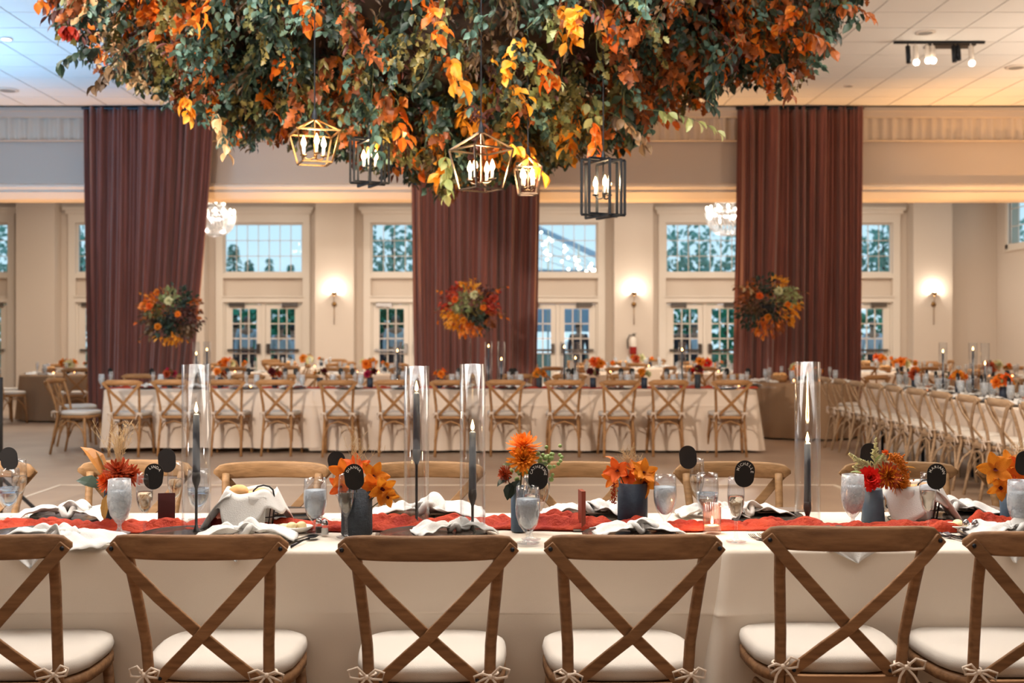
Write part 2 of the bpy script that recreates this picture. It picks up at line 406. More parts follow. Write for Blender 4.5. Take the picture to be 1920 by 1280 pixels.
# sprinkler heads and speaker discs on the ceiling
def ceil_disc(px, py, r, nm, lab, m='trimwhite', glow=False):
    D = F*(CZ-CH)/(HY-py); t = thing(nm, lab, 'ceiling fitting', (X(px, D), D, CZ))
    MB().lathe([(r*.72, 0), (r, -.004), (r, -.012), (r*.72, -.016)], 20).build('ring', m, t, True)
    MB().lathe([(.001, -.01), (r*.72, -.01)], 20).build('lens' if glow else 'grille', 'bulbwhite' if glow else 'tee', t)
    return D
ceil_disc(1735, 60, .11, 'recessed_downlight', 'lit recessed downlight in the right ceiling above the track lights', glow=False)
ceil_disc(1592, 160, .07, 'smoke_detector', 'small round detector in the ceiling near the top of the right curtain')
ceil_disc(1905, 125, .13, 'ceiling_speaker', 'round grey ceiling speaker at the right edge of the ceiling')
ceil_disc(12, 72, .07, 'recessed_downlight', 'bright small downlight in the ceiling at the left edge', glow=True)
ceil_disc(14, 168, .15, 'ceiling_speaker', 'round grey ceiling speaker low in the left ceiling')
ceil_disc(172, 166, .05, 'smoke_detector', 'small round detector in the ceiling above the left curtain')
# track lights
D = 13.2; t = thing('track_light', 'cluster of white cylinder track spotlights on the right ceiling', 'track light', (X(1765, D), D, CZ))
MB().box(-.55, .5, -.02, .02, -.03, -.005).build('track', 'iron', t)
MB().box(-.1, .45, .1, .28, -.02, -.005).build('mounting_plate', 'iron', t)
for k, (px, lit, dz) in enumerate(((1702, 0, .04), (1716, 1, .02), (1738, 1, 0), (1748, 1, 0), (1788, 0, .03), (1796, 0, .01), (1820, 1, .03))):
    x = X(px, D)-X(1765, D); h = MB().tube([(x, 0, -.02), (x, 0, -.06)], .008).tube([(x, 0, -.06), (x+.0, -.03, -.22-dz)], .028, 10).build('spot_head', 'trimwhite' if lit else 'iron', t, True)
    if lit: MB().ball((x, -.034, -.235-dz), .036).build('spot_bulb', 'bulbwhite', h)
# ---- back wall with bays
PER = 3.365; C0 = (494-CX)/82.0
bays = [C0+PER*k for k in range(-2, 5)]
HWn = .915; wall = MB()
edges = [-14.0]
for c in bays: edges += [c-HWn, c+HWn]
edges.append(RX)
for k in range(0, len(edges), 2): wall.box(edges[k], edges[k+1], BW, BW+.25, 0, CZ)
for c in bays:
    a, b = c-HWn, c+HWn
    if b > RX: b = RX
    wall.box(a, b, BW, BW+.25, 3.96, CZ); wall.box(a, b, BW+.06, BW+.25, 2.15, 2.81)
struct(wall.build('wall_back', 'wall'))
ppane = MB().box(-.118, .118, -.003, .003, -.178, .178).mesh('pane', 'windowglass')
dpane = MB().box(-.088, .088, -.003, .003, -.15, .15).mesh('pane', 'windowglass')
for k, c in enumerate(bays):
    ti = struct(MB().box(c-1.07, c-.91, BW-.07, BW, 0, 4.0).box(c+.91, c+1.07, BW-.07, BW, 0, 4.0).box(c-1.07, c+1.07, BW-.08, BW, 3.96, 4.16)
                .box(c-1.12, c+1.12, BW-.13, BW, 4.16, 4.24).box(c-1.17, c+1.17, BW-.18, BW, 4.24, 4.31).box(c-.91, c+.91, BW-.06, BW+.06, 2.70, 2.81).box(c-.91, c+.91, BW-.07, BW+.06, 2.15, 2.26).box(c-.93, c+.93, BW-.1, BW+.02, 2.26, 2.29).build('trim_%d' % (k+3), 'trimwhite'))
    wn = struct(MB().box(c-.915, c-.87, BW+.02, BW+.1, 2.81, 3.96).box(c+.87, c+.915, BW+.02, BW+.1, 2.81, 3.96).box(c-.87, c+.87, BW+.02, BW+.1, 3.92, 3.96).box(c-.87, c+.87, BW+.02, BW+.1, 2.81, 2.85).build('window_%d' % (k+1), 'trimwhite'))
    for i in range(1, 7): MB().box(c-.87+i*.2486-.007, c-.87+i*.2486+.007, BW+.045, BW+.065, 2.85, 3.92).build('muntin', 'trimwhite', wn)
    for j in range(1, 3): MB().box(c-.87, c+.87, BW+.045, BW+.065, 2.85+j*.3567-.007, 2.85+j*.3567+.007).build('muntin', 'trimwhite', wn)
    for i in range(7):
        for j in range(3): put('pane', ppane, wn, (c-.87+(i+.5)*.2486, BW+.055, 2.85+(j+.5)*.3567))
    dr = struct(MB().box(c-.915, c-.87, BW, BW+.12, 0, 2.15).box(c+.87, c+.915, BW, BW+.12, 0, 2.15).box(c-.87, c+.87, BW, BW+.12, 2.11, 2.15).box(c-.04, c+.04, BW+.01, BW+.11, 0, 2.11).build('door_%d' % (k+1), 'trimwhite'))
    for sgn in (-1, 1):
        lx = c+sgn*.455; gx0, gx1 = lx-.28+.02*sgn*-1, lx+.28+.02*sgn*-1; z0, z1 = .30, 2.0
        lf = MB().box(lx-.41, gx0, BW+.03, BW+.08, .01, 2.1).box(gx1, lx+.41, BW+.03, BW+.08, .01, 2.1).box(gx0, gx1, BW+.03, BW+.08, z1, 2.1).box(gx0, gx1, BW+.03, BW+.08, .01, z0).build('door_leaf', 'trimwhite', dr)
        cw = (gx1-gx0)/3; rh = (z1-z0)/5; mb = MB()
        for i in (1, 2): mb.box(gx0+i*cw-.012, gx0+i*cw+.012, BW+.035, BW+.06, z0, z1)
        for j in range(1, 5): mb.box(gx0, gx1, BW+.035, BW+.06, z0+j*rh-.012, z0+j*rh+.012)
        mb.build('muntin_grid', 'trimwhite', lf)
        for i in range(3):
            for j in range(5): put('pane', dpane, lf, (gx0+(i+.5)*cw, BW+.05, z0+(j+.5)*rh), scale=(cw/.2, 1, rh/.34))
        MB().box(lx-.36, lx+.36, BW-.04, BW-.01, 1.03, 1.08).box(lx-sgn*.34-.04, lx-sgn*.34+.04, BW-.03, BW+.03, .98, 1.2).build('push_bar', 'steel', lf)
        MB().box(lx-.18+sgn*.15, lx+.18+sgn*.15, BW-.03, BW+.02, 2.05, 2.13).box(lx-.02, lx+.02, BW-.05, BW, 2.02, 2.06).build('door_closer', 'steel', lf)
PD = BW-.42
piers = [C0+PER*(k+.5) for k in range(-3, 5)]
for k, c in enumerate(piers):
    if c > RX-.5: continue
    struct(MB().box(c-.435, c+.435, PD, BW-.001, 0, CZ).box(c-.45, c+.45, PD-.015, BW-.001, 0, .16).build('pillar', 'wall'))
struct(MB().box(-14, RX, BW-.03, BW-.001, 0, .16).build('baseboard_back', 'trimwhite'))
# right-hand wall of the rear bay, with its own window high up
rw = MB().box(RX, RX+.2, HD+.45, 23.2, 0, CZ).box(RX, RX+.2, 25.35, BW+.25, 0, CZ).box(RX, RX+.2, 23.2, 25.35, 0, 3.42).box(RX, RX+.2, 23.2, 25.35, 4.6, CZ)
struct(rw.build('wall_bay_right', 'wall'))
wn = struct(MB().box(RX-.04, RX+.02, 23.08, 23.2, 3.3, 4.7).box(RX-.04, RX+.02, 25.35, 25.47, 3.3, 4.7).box(RX-.04, RX+.02, 23.08, 25.47, 3.3, 3.42).box(RX-.06, RX+.02, 23.05, 25.5, 3.27, 3.31).box(RX-.04, RX+.02, 23.08, 25.47, 4.6, 4.72).build('window_9', 'trimwhite'))
spane = MB().box(-.003, .003, -.17, .17, -.185, .185).mesh('pane', 'windowglass')
for i in range(1, 6): MB().box(RX+.04, RX+.06, 23.2+i*.358-.008, 23.2+i*.358+.008, 3.42, 4.6).build('muntin', 'trimwhite', wn)
for j in range(1, 3): MB().box(RX+.04, RX+.06, 23.2, 25.35, 3.42+j*.393-.008, 3.42+j*.393+.008).build('muntin', 'trimwhite', wn)
for i in range(6):
    for j in range(3): put('pane', spane, wn, (RX+.05, 23.2+(i+.5)*.358, 3.42+(j+.5)*.393))
# ---- curtains
def curtain(xa, xb, xa2, xb2, lab, seed, D=16.95):
    W0 = X(xb, D)-X(xa, D); r = random.Random(seed); ph = [r.uniform(0, 6) for _ in range(6)]; g = []
    def fn(u, v):
        z = .03+(CZ-.04)*v; k = (1-v)**1.3
        xl = X(xa, D)*(1-k)+X(xa2, D)*k; xr = X(xb, D)*(1-k)+X(xb2, D)*k
        x = xl+(xr-xl)*u; s_ = u*W0
        uu = s_+.06*math.sin(3.1*s_+ph[0])+.03*math.sin(9*s_+ph[1]+v*1.5)
        A_ = .3+.7*abs(math.sin(1.7*s_+ph[1])); y = D-.055*A_*math.sin(2*PI*uu/.135+ph[2]+.7*math.sin(v*2+ph[3]))-.04*math.sin(2*PI*uu/.33+ph[4])-.02*math.sin(2*PI*uu/.061+ph[5])
        return (x, y, z)
    m_ = MB().grid(fn, 240, 26); t = thing('curtain', lab, 'curtain', (0, 0, 0)); o = m_.build('drape', 'velvet', t, True); solid(o, .006)
    MB().tube([(X(xa, D)-.03, D+.0, CZ-.03), (X(xb, D)+.03, D, CZ-.03)], .02, 8).build('curtain_rod', 'iron', t)
curtain(157, 403, 166, 352, 'burgundy velvet curtain at the left, its hem pulled in to the left', 1)
curtain(770, 1013, 778, 1004, 'burgundy velvet floor-length curtain hanging behind the middle flower arrangement', 2)
curtain(1384, 1616, 1374, 1612, 'burgundy velvet floor-length curtain behind the right-hand tall flower arrangement', 3)
# ---- sconces
for k, c in enumerate(piers):
    if c > RX-.5 or c < -5: continue
    z = Z(570, PD); side = ['','','']
    lab = 'brass wall sconce with long stem on the pillar ' + {3: 'left of the middle curtain', 4: 'hidden behind the middle curtain', 5: 'above the fire extinguisher', 6: 'behind the right curtain', 7: 'nearest the right-hand wall'}.get(k, 'at the left')
    if k < 2: continue
    t = thing('wall_sconce', lab, 'wall lamp', (c, PD, z))
    MB().ball((0, -.03, 0), .055, .04, .055, 14, 8).build('backplate', 'brass', t, True)
    MB().tube([(0, -.05, .02), (0, -.09, .12), (0, -.09, .2)], .008).tube([(0, -.05, -.02), (0, -.05, -.46)], .008).build('stem', 'brass', t, True)
    MB().lathe([(.015, .19), (.05, .23), (.06, .27)], 16, (0, -.09, 0)).build('shade', 'brass', t, True)
    MB().ball((0, -.09, .28), .035).build('bulb', 'bulbwhite', t)
    light('POINT', 'sconce_light', (c, PD-.12, z+.30), 15, (1, .88, .72), .04)
# ---- chandeliers
def chandelier(px, py, D, r, lab):
    z = Z(py, D); t = thing('crystal_chandelier', lab, 'chandelier', (X(px, D), D, z)); rr = random.Random(px)
    MB().tube([(0, 0, r*.8), (0, 0, CZ-z)], .012).build('chain', 'chrome', t)
    fr = MB()
    for q, (ra, za) in enumerate(((r*.95, .0), (r*.8, .2*r), (r*.5, .55*r))): fr.tube([(ra*math.cos(a*PI/12), ra*math.sin(a*PI/12), za) for a in range(24)], .01, 6, closed=True)
    fr.build('frame', 'chrome', t)
    for ring, (ra, nb, za) in enumerate(((r*.95, 14, .06), (r*.55, 8, .62*r+.05))):
        for a in range(nb):
            an = 2*PI*a/nb+ring*.2; MB().ball((ra*math.cos(an), ra*math.sin(an), za+.05), .022, None, .04, 6, 4).build('candle_bulb', 'bulbwhite', t)
    cr = MB()
    for q in range(14):
        th = q/13; ra = r*(1.0*math.cos(th*1.35)); za = -r*.95*math.sin(th*1.45)+.02
        for a in range(int(6+30*ra/r)):
            an = 2*PI*a/int(6+30*ra/r)+q*.3; cr.ball((ra*math.cos(an), ra*math.sin(an), za), .017, None, .026, 5, 3)
    for q in range(150):
        an = rr.uniform(0, 6.3); za = rr.uniform(0, .75*r); ra = (r*.95-za*.6)*rr.uniform(.6, 1); cr.ball((ra*math.cos(an), ra*math.sin(an), za), .014, None, .024, 5, 3)
    o = cr.build('crystal_drops', 'crystal', t); o['kind'] = 'stuff'
    light('POINT', 'chandelier_light', (X(px, D), D, z+.02), 110, (1, .92, .82), .03)
chandelier(404, 408, 21.0, .36, 'glittering crystal chandelier half hidden by the right edge of the left curtain')
chandelier(1366, 402, 21.0, .42, 'glittering crystal chandelier half hidden by the left edge of the right curtain')
# fire extinguisher
t = thing('fire_extinguisher', 'red fire extinguisher with grey hose on the pillar beside the rear doors', 'fire extinguisher', (X(1187, PD-.1), PD-.1, Z(663, PD)))
MB().lathe([(0.001, -.02), (.075, -.01), (.08, .03), (.08, .16)], 14).build('cylinder', 'red', t, True)
MB().lathe([(.08, .16), (.08, .3), (.055, .36), (.02, .38), (.02, .4)], 14).build('cylinder_label', 'trimwhite', t, True)
MB().tube([(0, 0, .4), (-.08, -.02, .42), (-.13, -.02, .3), (-.12, -.02, .12)], .015).build('hose', 'black', t, True)
MB().box(-.02, .05, -.015, .015, .4, .44).box(-.01, .09, -.01, .01, .45, .46).build('handle', 'black', t)
# black post at the left edge
D = 8.6; t = thing('speaker_stand', 'black upright stand cut by the left edge of the picture', 'stand', (X(-5, D), D, 0))
MB().tube([(0, 0, .02), (0, 0, 1.08)], .04, 12).build('pole', 'black', t, True)
for a in range(3): MB().tube([(0, 0, .35), (.32*math.cos(a*2.1+.5), .32*math.sin(a*2.1+.5), .01)], .014).build('leg', 'black', t)

# ------------------------------------------------------------------ outside
struct(MB().box(-40, 40, BW+.3, 90, -.12, -.02).build('ground', 'lawn')); struct(MB().box(-15, 14, BW+.3, 31, -.02, 0).build('path', 'paving'))
def tree(px, topy, D, wd, kind, lab, seed):
    r = random.Random(seed); h = Z(topy, D); t = thing('conifer' if kind == 'fir' else 'leafy_tree', lab, 'tree', (X(px, D), D, -.1))
    MB().tube([(0, 0, 0), (.05, 0, h*.5), (0, 0, h*.93)], [.16, .09, .02], 8).build('trunk', 'bark', t, True)
    it = []; N = 700 if kind == 'fir' else 620
    cs = [lin((120, 176, 158)), lin((140, 192, 172)), lin((104, 156, 140)), lin((164, 200, 184))]  # dusk haze is put into these pale teal leaf colours
    for _ in range(N):
        if kind == 'fir':
            f = r.random(); a = r.uniform(0, 6.3); lay = .75+.25*math.cos(f*38); rad = (1-f)*wd*.9*lay*math.sqrt(r.random()); z = .15*h+f*.85*h-.15*rad
            p = (rad*math.cos(a), rad*math.sin(a), z); d = (math.cos(a), math.sin(a), -.35); it.append(('narrow', p, d, r.uniform(-1, 1), .22, r.choice(cs)))
        else:
            c = r.randrange(9); ca = c*2.4; cz = h*(.45+.055*c); cr = wd*(.5 if c else .2); v = Vector((r.gauss(0, 1), r.gauss(0, 1), r.gauss(0, 1))).normalized()*wd*.42*r.random()**.5
            p = (cr*math.cos(ca)+v.x, cr*math.sin(ca)+v.y, cz+v.z); it.append(('oval', p, (v.x+.01, v.y, v.z), r.uniform(-2, 2), .3, r.choice(cs)))
    o = put('foliage', scatter_mesh('foliage', it), t); o['kind'] = 'stuff'
for q, (px, ty, D, wd, kd, lab) in enumerate(((438, 452, 40, 1.2, 'fir', 'dark conifer seen in the lower left of the first clear window'), (467, 482, 45, .8, 'fir', 'small conifer top just right of the tall one in the same window'), (505, 480, 50, .9, 'fir', 'pair-like small conifer in the middle of the first clear window'), (545, 492, 55, .8, 'fir', 'smallest conifer near the right of the first clear window'),
        (735, 400, 43, 2.2, 'leafy', 'broad loose-crowned tree filling the window left of the middle curtain'), (1290, 405, 43, 2.3, 'leafy', 'broad tree filling the left of the window before the right curtain'), (1360, 480, 54, 2.6, 'leafy', 'low round tree further off beside the broad tree'), (1655, 400, 43, 1.9, 'leafy', 'tree seen in the window just right of the right curtain'),
        (1835, 385, 50, 2.6, 'leafy', 'dense tree filling the right-most rear window'), (150, 400, 42, 2.4, 'leafy', 'tree seen in the sliver of window left of the left curtain'), (-10, 395, 43, 2.2, 'leafy', 'tree in the window at the left edge'))):
    tree(px, ty, D, wd, kd, lab, q)
hg = []
r = random.Random(5)
for x0, x1 in ((-24, -7.0), (-7, 1), (4, 22)):
    for _ in range(2600): hg.append(('oval', (r.uniform(x0, x1), 36.4+r.uniform(-.5, .5), r.uniform(0, 2.55+.3*math.sin(x0+_*.01))), (r.gauss(0, 1), -1, r.gauss(0, .6)), r.uniform(-2, 2), .34, r.choice([lin((70, 170, 128)), lin((96, 190, 146)), lin((56, 140, 106))])))
o = put('hedge', scatter_mesh('hedge', hg)); o['kind'] = 'stuff'; tag(o, 'green clipped hedge outside behind the guests', 'hedge')
# tent with string lights
D = 33; t = thing('marquee_tent', 'pale marquee roof with string lights outside the window right of the middle curtain', 'tent', (0, D, 0))
xa, xb = X(985, D), X(1135, D)
MB().grid(lambda u, v: (xa-2+(xb-xa+3)*u, 1.6*v, Z(418, D)+1.0-(u)*(Z(418, D)-Z(500, D))*1.9-.12*math.sin(u*PI*6)*v*.2), 24, 6).build('roof', 'tentcloth', t)
for k in range(7): MB().bar((xa-2+(xb-xa+3)*k/6, 0, 0), (xa-2+(xb-xa+3)*k/6, 0, Z(418, D)+1.0-k/6*(Z(418, D)-Z(500, D))*1.9), .05, .05, (1, 0, 0)).build('pole', 'trimwhite', t)
MB().box(xa-2, xb+1.5, 1.5, 1.6, 1.5, Z(500, D)).build('side_panel', 'tentcloth', t)
sl = thing('string_lights', 'strands of small warm bulbs strung under the marquee roof', 'string lights', (0, D-.3, 0)); r = random.Random(9)
for k in range(34):
    px = r.uniform(1012, 1118); py = r.uniform(430, 512); lo = 425+(px-1012)*.75
    if py < lo: py = lo+r.uniform(0, max(1, 512-lo))
    MB().ball((X(px, D), 0, Z(py, D)), .04, n=6, m=4).build('bulb', 'bulbwhite', sl)
w_ = MB()
for k in range(5): w_.tube([(X(1005, D), .02, Z(430+k*18, D)), (X(1065, D), .02, Z(462+k*14, D)), (X(1125, D), .02, Z(510, D)+.02*k)], .006, 4)
w_.tube([(X(1005, D), .02, -.02), (X(1005, D), .02, Z(430, D))], .02, 6).build('wire', 'black', sl)
# guests outside
def person(px, D, lab, shirt, legs, hairm, face=1, h=1.75, arm=0):
    t = thing('person', lab, 'person', (X(px, D), D, 0), 0 if face < 0 else PI); s = h/1.75
    def skin(name, m, verts, edges, rad, root):
        me = bpy.data.meshes.new(name); me.from_pydata([tuple(c*s for c in v) for v in verts], edges, []); me.materials.append(MATS[m]); o = put(name, me, t)
        sk = o.modifiers.new('k', 'SKIN'); o.modifiers.new('u', 'SUBSURF').levels = 1; o.modifiers['u'].render_levels = 1
        for i, v in enumerate(me.skin_vertices[0].data):
            rr = rad[i]; v.radius = (rr[0]*s, rr[1]*s) if isinstance(rr, tuple) else (rr*s, rr*s); v.use_root = (i == root)
        return o
    ax = .10*arm
    B = [(0, 0, .95), (0, 0, 1.15), (0, 0, 1.38), (0, 0, 1.5), (0, -.01, 1.6), (0, -.01, 1.7), (.19, 0, 1.42), (.25, 0, 1.14), (.24-ax, -.08-.1*arm, .9+.25*arm), (.23-ax, -.12-.1*arm, .80+.25*arm), (-.19, 0, 1.42), (-.25, 0, 1.14), (-.24, -.08, .9), (-.23, -.1, .80), (.1, 0, .88), (.11, -.01, .5), (.11, .02, .09), (.11, -.12, .03), (-.1, 0, .88), (-.11, -.01, .5), (-.11, .02, .09), (-.11, -.12, .03)]
    E = [(0, 1), (1, 2), (2, 3), (3, 4), (4, 5), (2, 6), (6, 7), (7, 8), (8, 9), (2, 10), (10, 11), (11, 12), (12, 13), (0, 14), (14, 15), (15, 16), (16, 17), (0, 18), (18, 19), (19, 20), (20, 21)]
    Rr = [(.15, .1), (.13, .09), (.16, .1), .055, .085, .075, .06, .042, .032, .035, .06, .042, .032, .035, .085, .058, .04, .035, .085, .058, .04, .035]
    skin('body', 'skin', B, E, Rr, 0)
    skin('shirt', shirt, [B[i] for i in (0, 1, 2, 6, 7, 8, 10, 11, 12)], [(0, 1), (1, 2), (2, 3), (3, 4), (4, 5), (2, 6), (6, 7), (7, 8)], [(.18, .13), (.165, .12), (.19, .13), .08, .06, .048, .08, .06, .048], 0)
    skin('trousers', legs, [B[i] for i in (0, 14, 15, 16, 18, 19, 20)], [(0, 1), (1, 2), (2, 3), (0, 4), (4, 5), (5, 6)], [(.165, .12), .1, .075, .06, .1, .075, .06], 0)
    MB().ball((0, .02*s, 1.70*s), .095*s, .105*s, .09*s, 12, 8).build('hair', hairm, t, True)
    MB().tube([(0, -.085*s, 1.66*s), (0, -.115*s, 1.63*s), (0, -.09*s, 1.62*s)], .012*s, 6).build('nose', 'skin', t, True)
    for q in (-1, 1):
        MB().ball((q*.032*s, -.088*s, 1.66*s), .012*s).build('eye', 'hair_dark', t); MB().ball((q*.09*s, 0, 1.645*s), .012*s, .02*s, .03*s).build('ear', 'skin', t, True)
        MB().box(q*.11*s-.045*s, q*.11*s+.045*s, -.17*s, .08*s, 0, .07*s).build('shoe', 'hair_dark', t)
person(463, 28.6, 'grey-haired person in a white shirt seen from behind through the left door glass', 'shirt_white', 'shirt_dark', 'hair', -1, 1.84)
person(442, 29.6, 'person in dark clothes at the left edge of the first clear door', 'shirt_dark', 'shirt_dark', 'hair_dark', 1, 1.72)
person(527, 28.2, 'person in a white shirt and dark trousers facing right outside the second leaf', 'shirt_white', 'shirt_dark', 'hair', 1, 1.66, 1)
person(549, 30.2, 'person in a pale top far at the right of the second leaf', 'shirt_white', 'shirt_white', 'hair_dark', 1, 1.64)
person(742, 28.4, 'person in a white shirt outside the door left of the middle curtain', 'shirt_white', 'shirt_dark', 'hair', -1, 1.86, 1)
person(725, 30, 'person in a dark jacket beside the door left of the middle curtain', 'shirt_dark', 'shirt_dark', 'hair_dark', 1, 1.72)
person(1275, 29, 'person in a dark jacket outside the door before the right curtain', 'shirt_dark', 'shirt_dark', 'hair_dark', -1, 1.7)
person(1302, 30.5, 'person in a white shirt outside the door before the right curtain', 'shirt_white', 'shirt_dark', 'hair', -1, 1.7)
person(1085, 30, 'person in dark clothes outside the door right of the middle curtain', 'shirt_dark', 'shirt_dark', 'hair_dark', -1, 1.7)
person(1636, 29, 'person in a white shirt outside the door right of the right curtain', 'shirt_white', 'shirt_dark', 'hair', 1, 1.72)
person(1840, 28, 'person in white standing outside the right-most door', 'shirt_white', 'shirt_white', 'hair', -1, 1.82)
person(1806, 30, 'person in dark clothes behind the right-most door', 'shirt_dark', 'shirt_dark', 'hair_dark', 1, 1.7)
# ------------------------------------------------------------------ cross-back chairs
def arc(p0, p1, p2, n=10):   # quadratic bezier
    p0, p1, p2 = map(Vector, (p0, p1, p2)); return [p0*(1-t)**2+p1*2*t*(1-t)+p2*t*t for t in [i/n for i in range(n+1)]]
CHAIR_Y0 = 0
def make_chair(wd, label, full=True, seed=0):
    """sitter faces +y, floor at z 0, seat centre at origin"""
    t = thing('crossback_chair', label, 'chair'); r = random.Random(seed); n = 10 if full else 6
    wv = wd
    # top rail: curved, bulging backwards (-y) in the middle
    rings = []; N = 22 if full else 8
    for i in range(N+1):
        u = -1+2*i/N; x = .232*u; y = -.375+.058*u*u; zc = .858-.004*u*u
        e = max(0.0, 1-abs(u)**7)**.5; h = .033*(.35+.65*e)*(1 if abs(u) < .999 else .6); th = .0125*(.4+.6*e)
        k = 12 if full else 8; q = []
        for j in range(k):
            a = 2*PI*j/k; cs, sn = math.cos(a), math.sin(a)
            q.append((x, y+th*math.copysign(abs(cs)**.6, cs), zc+h*math.copysign(abs(sn)**.45, sn)))
        rings.append(q)
    MB().loft(rings).build('top_rail', wv, t, True)
    for s_ in (-1, 1):
        pts = [(s_*.172, -.30, 0), (s_*.166, -.255, .22), (s_*.160, -.212, .44), (s_*.164, -.235, .58), (s_*.178, -.285, .74), (s_*.186, -.327, .845)]
        o = MB().tube(pts if not full else sum([arc(pts[i], (Vector(pts[i])+Vector(pts[i+1]))/2, pts[i+1], 3)[:-1] for i in range(5)], [])+[Vector(pts[-1])], .0155, n, r2=.0135).build('back_post', wv, t, True)
        pts = [(s_*.205, .165, 0), (s_*.195, .150, .22), (s_*.178, .135, .435)]
        MB().tube(pts, .0165, n).build('leg', wv, t, True)
    # X slats, bent outwards to the rear in the middle
    sb = []
    for s_ in (1, -1):
        off = .010*s_
        P = [(s_*-.224, -.345, .858), (s_*-.178, -.350, .807), (s_*-.10, -.336, .721), (s_*0, -.30+off*.6, .613), (s_*.055, -.268, .556), (s_*.118, -.234, .492), (s_*.140, -.224, .468)]
        rg = []
        for i, p in enumerate(P):
            p = Vector(p); tt = (Vector(P[min(i+1, 6)])-Vector(P[max(i-1, 0)])).normalized(); nrm = Vector((0, -.95, -.3)); nrm = (nrm-tt*nrm.dot(tt)).normalized(); sd = tt.cross(nrm)
            a, b_ = .0165, .0045; rg.append([p+sd*a+nrm*b_, p-sd*a+nrm*b_, p-sd*a-nrm*b_, p+sd*a-nrm*b_])
        o = MB().loft(rg).build('cross_slat', wv, t); sb.append(o)
        if full:
            bevel(o, .0025, 2)
            for c in ((s_*-.218, -.353, .851), (s_*.128, -.235, .482)): MB().ball(c, .006, .004, .006, 8, 5).build('bolt', 'iron', o, True)
    if full: MB().ball((0, -.301, .622), .006, .004, .006, 8, 5).build('bolt', 'iron', sb[0], True)
    def outline(k, a, b_, n_=28):
        q = []
        for i in range(n_):
            an = 2*PI*i/n_; cs, sn = math.cos(an), math.sin(an)
            w_ = a*(1+.09*sn); q.append((w_*math.copysign(abs(cs)**.62, cs)*k, b_*math.copysign(abs(sn)**.62, sn)*k-.005))
        return q
    def slab(prof, m, nm, a, b_):
        rg = [[(x, y, z) for x, y in outline(k, a, b_, 28 if full else 16)] for k, z in prof]
        return MB().loft(rg).build(nm, m, t, True)
    slab([(.93, .425), (1, .43), (1, .455), (.96, .46)], wv, 'seat', .21, .205)
    slab([(.93, .461), (1.0, .468), (1.02, .485), (1.0, .502), (.93, .510), (.6, .513)], 'cushion', 'seat_cushion', .208, .20)
    # bent hoops
    h = MB()
    h.tube([(-.168, -.27, .16), (-.150, -.262, .28), (-.10, -.245, .375), (0, -.238, .405), (.10, -.245, .375), (.150, -.262, .28), (.168, -.27, .16)], .0085, n)
    h.build('bent_hoop', wv, t, True)
    for s_ in (-1, 1):
        MB().tube([(s_*.178, -.26, .17), (s_*.172, -.20, .30), (s_*.172, -.09, .39), (s_*.176, .02, .38), (s_*.186, .11, .29), (s_*.20, .150, .17)], .0085, n).build('bent_hoop', wv, t, True)
    MB().bar((-.15, -.222, .45), (.15, -.222, .45), .03, .018).build('rear_seat_rail', wv, t)
    for s_ in (-1, 1):
        px_, py_, pz_ = s_*.163, -.244, .498; b = MB(); rr = .0034 if full else .006; k = 6 if full else 4
        b.tube([(px_+.021*math.cos(a*PI/4), py_+.02+.024*math.sin(a*PI/4), pz_) for a in range(8)], rr, k, closed=True)
        for q in (-1, 1):
            l = r.uniform(.035, .05); d = r.uniform(-.01, .012)
            b.tube([(px_, py_-.012, pz_)]+[Vector(p) for p in ((px_+q*.5*l, py_-.018, pz_+.016+d), (px_+q*l, py_-.018, pz_+.008+d), (px_+q*l*.9, py_-.02, pz_-.010+d), (px_+q*.35*l, py_-.018, pz_-.004))]+[(px_, py_-.012, pz_)], rr, k)
            l = r.uniform(.06, .09)
            b.tube([(px_, py_-.012, pz_), (px_+q*.018, py_-.022, pz_-.02), (px_+q*r.uniform(.02, .045), py_-.02, pz_-l*.65), (px_+q*r.uniform(.02, .05), py_-.016, pz_-l)], rr, k)
        b.ball((px_, py_-.014, pz_), rr*2.2, n=8, m=5).build('cushion_tie', 'linen_white', t, True)
    return t
near_lab = ['at the left edge of the picture, only its right half in view', 'second from the left, behind the upright maroon menu', 'in front of the two middle glass candle cylinders', 'right of the sprig of forks, in front of the navy vase', 'in front of the right-hand glass candle cylinder', 'at the right edge, greyer than the others']
near_lab = ['dark wood cross-back chair on the near side, cut by the left picture edge', 'dark wood cross-back chair on the near side, below the card reading LINDA', 'dark wood cross-back chair on the near side, below the two paired candle cylinders', 'dark wood cross-back chair on the near side, below the squat navy vase of orchids', 'dark wood cross-back chair on the near side, below the single right candle cylinder', 'greyish wood cross-back chair on the near side, cut by the right picture edge']
for k, (px, D, dz, rz) in enumerate(((-57, 2.90, 0, .02), (365, 2.90, 0, -.01), (796, 2.885, 0, .015), (1188, 2.90, .0, .02), (1614, 2.905, .021, -.02), (1984, 2.905, .008, .03))):
    c = make_chair('wood_grey_near' if False else 'wood_near', near_lab[k], True, k); c['group'] = 'near side chairs'
    c.location = (X(px, D), D+.375, dz); c.rotation_euler = (0, 0, rz)
proto_far = make_chair('wood_far', 'x', True, 21); used_far = [0]
def far_chair(loc, rz, lab, grp): return place(proto_far, loc, rz, lab, grp)
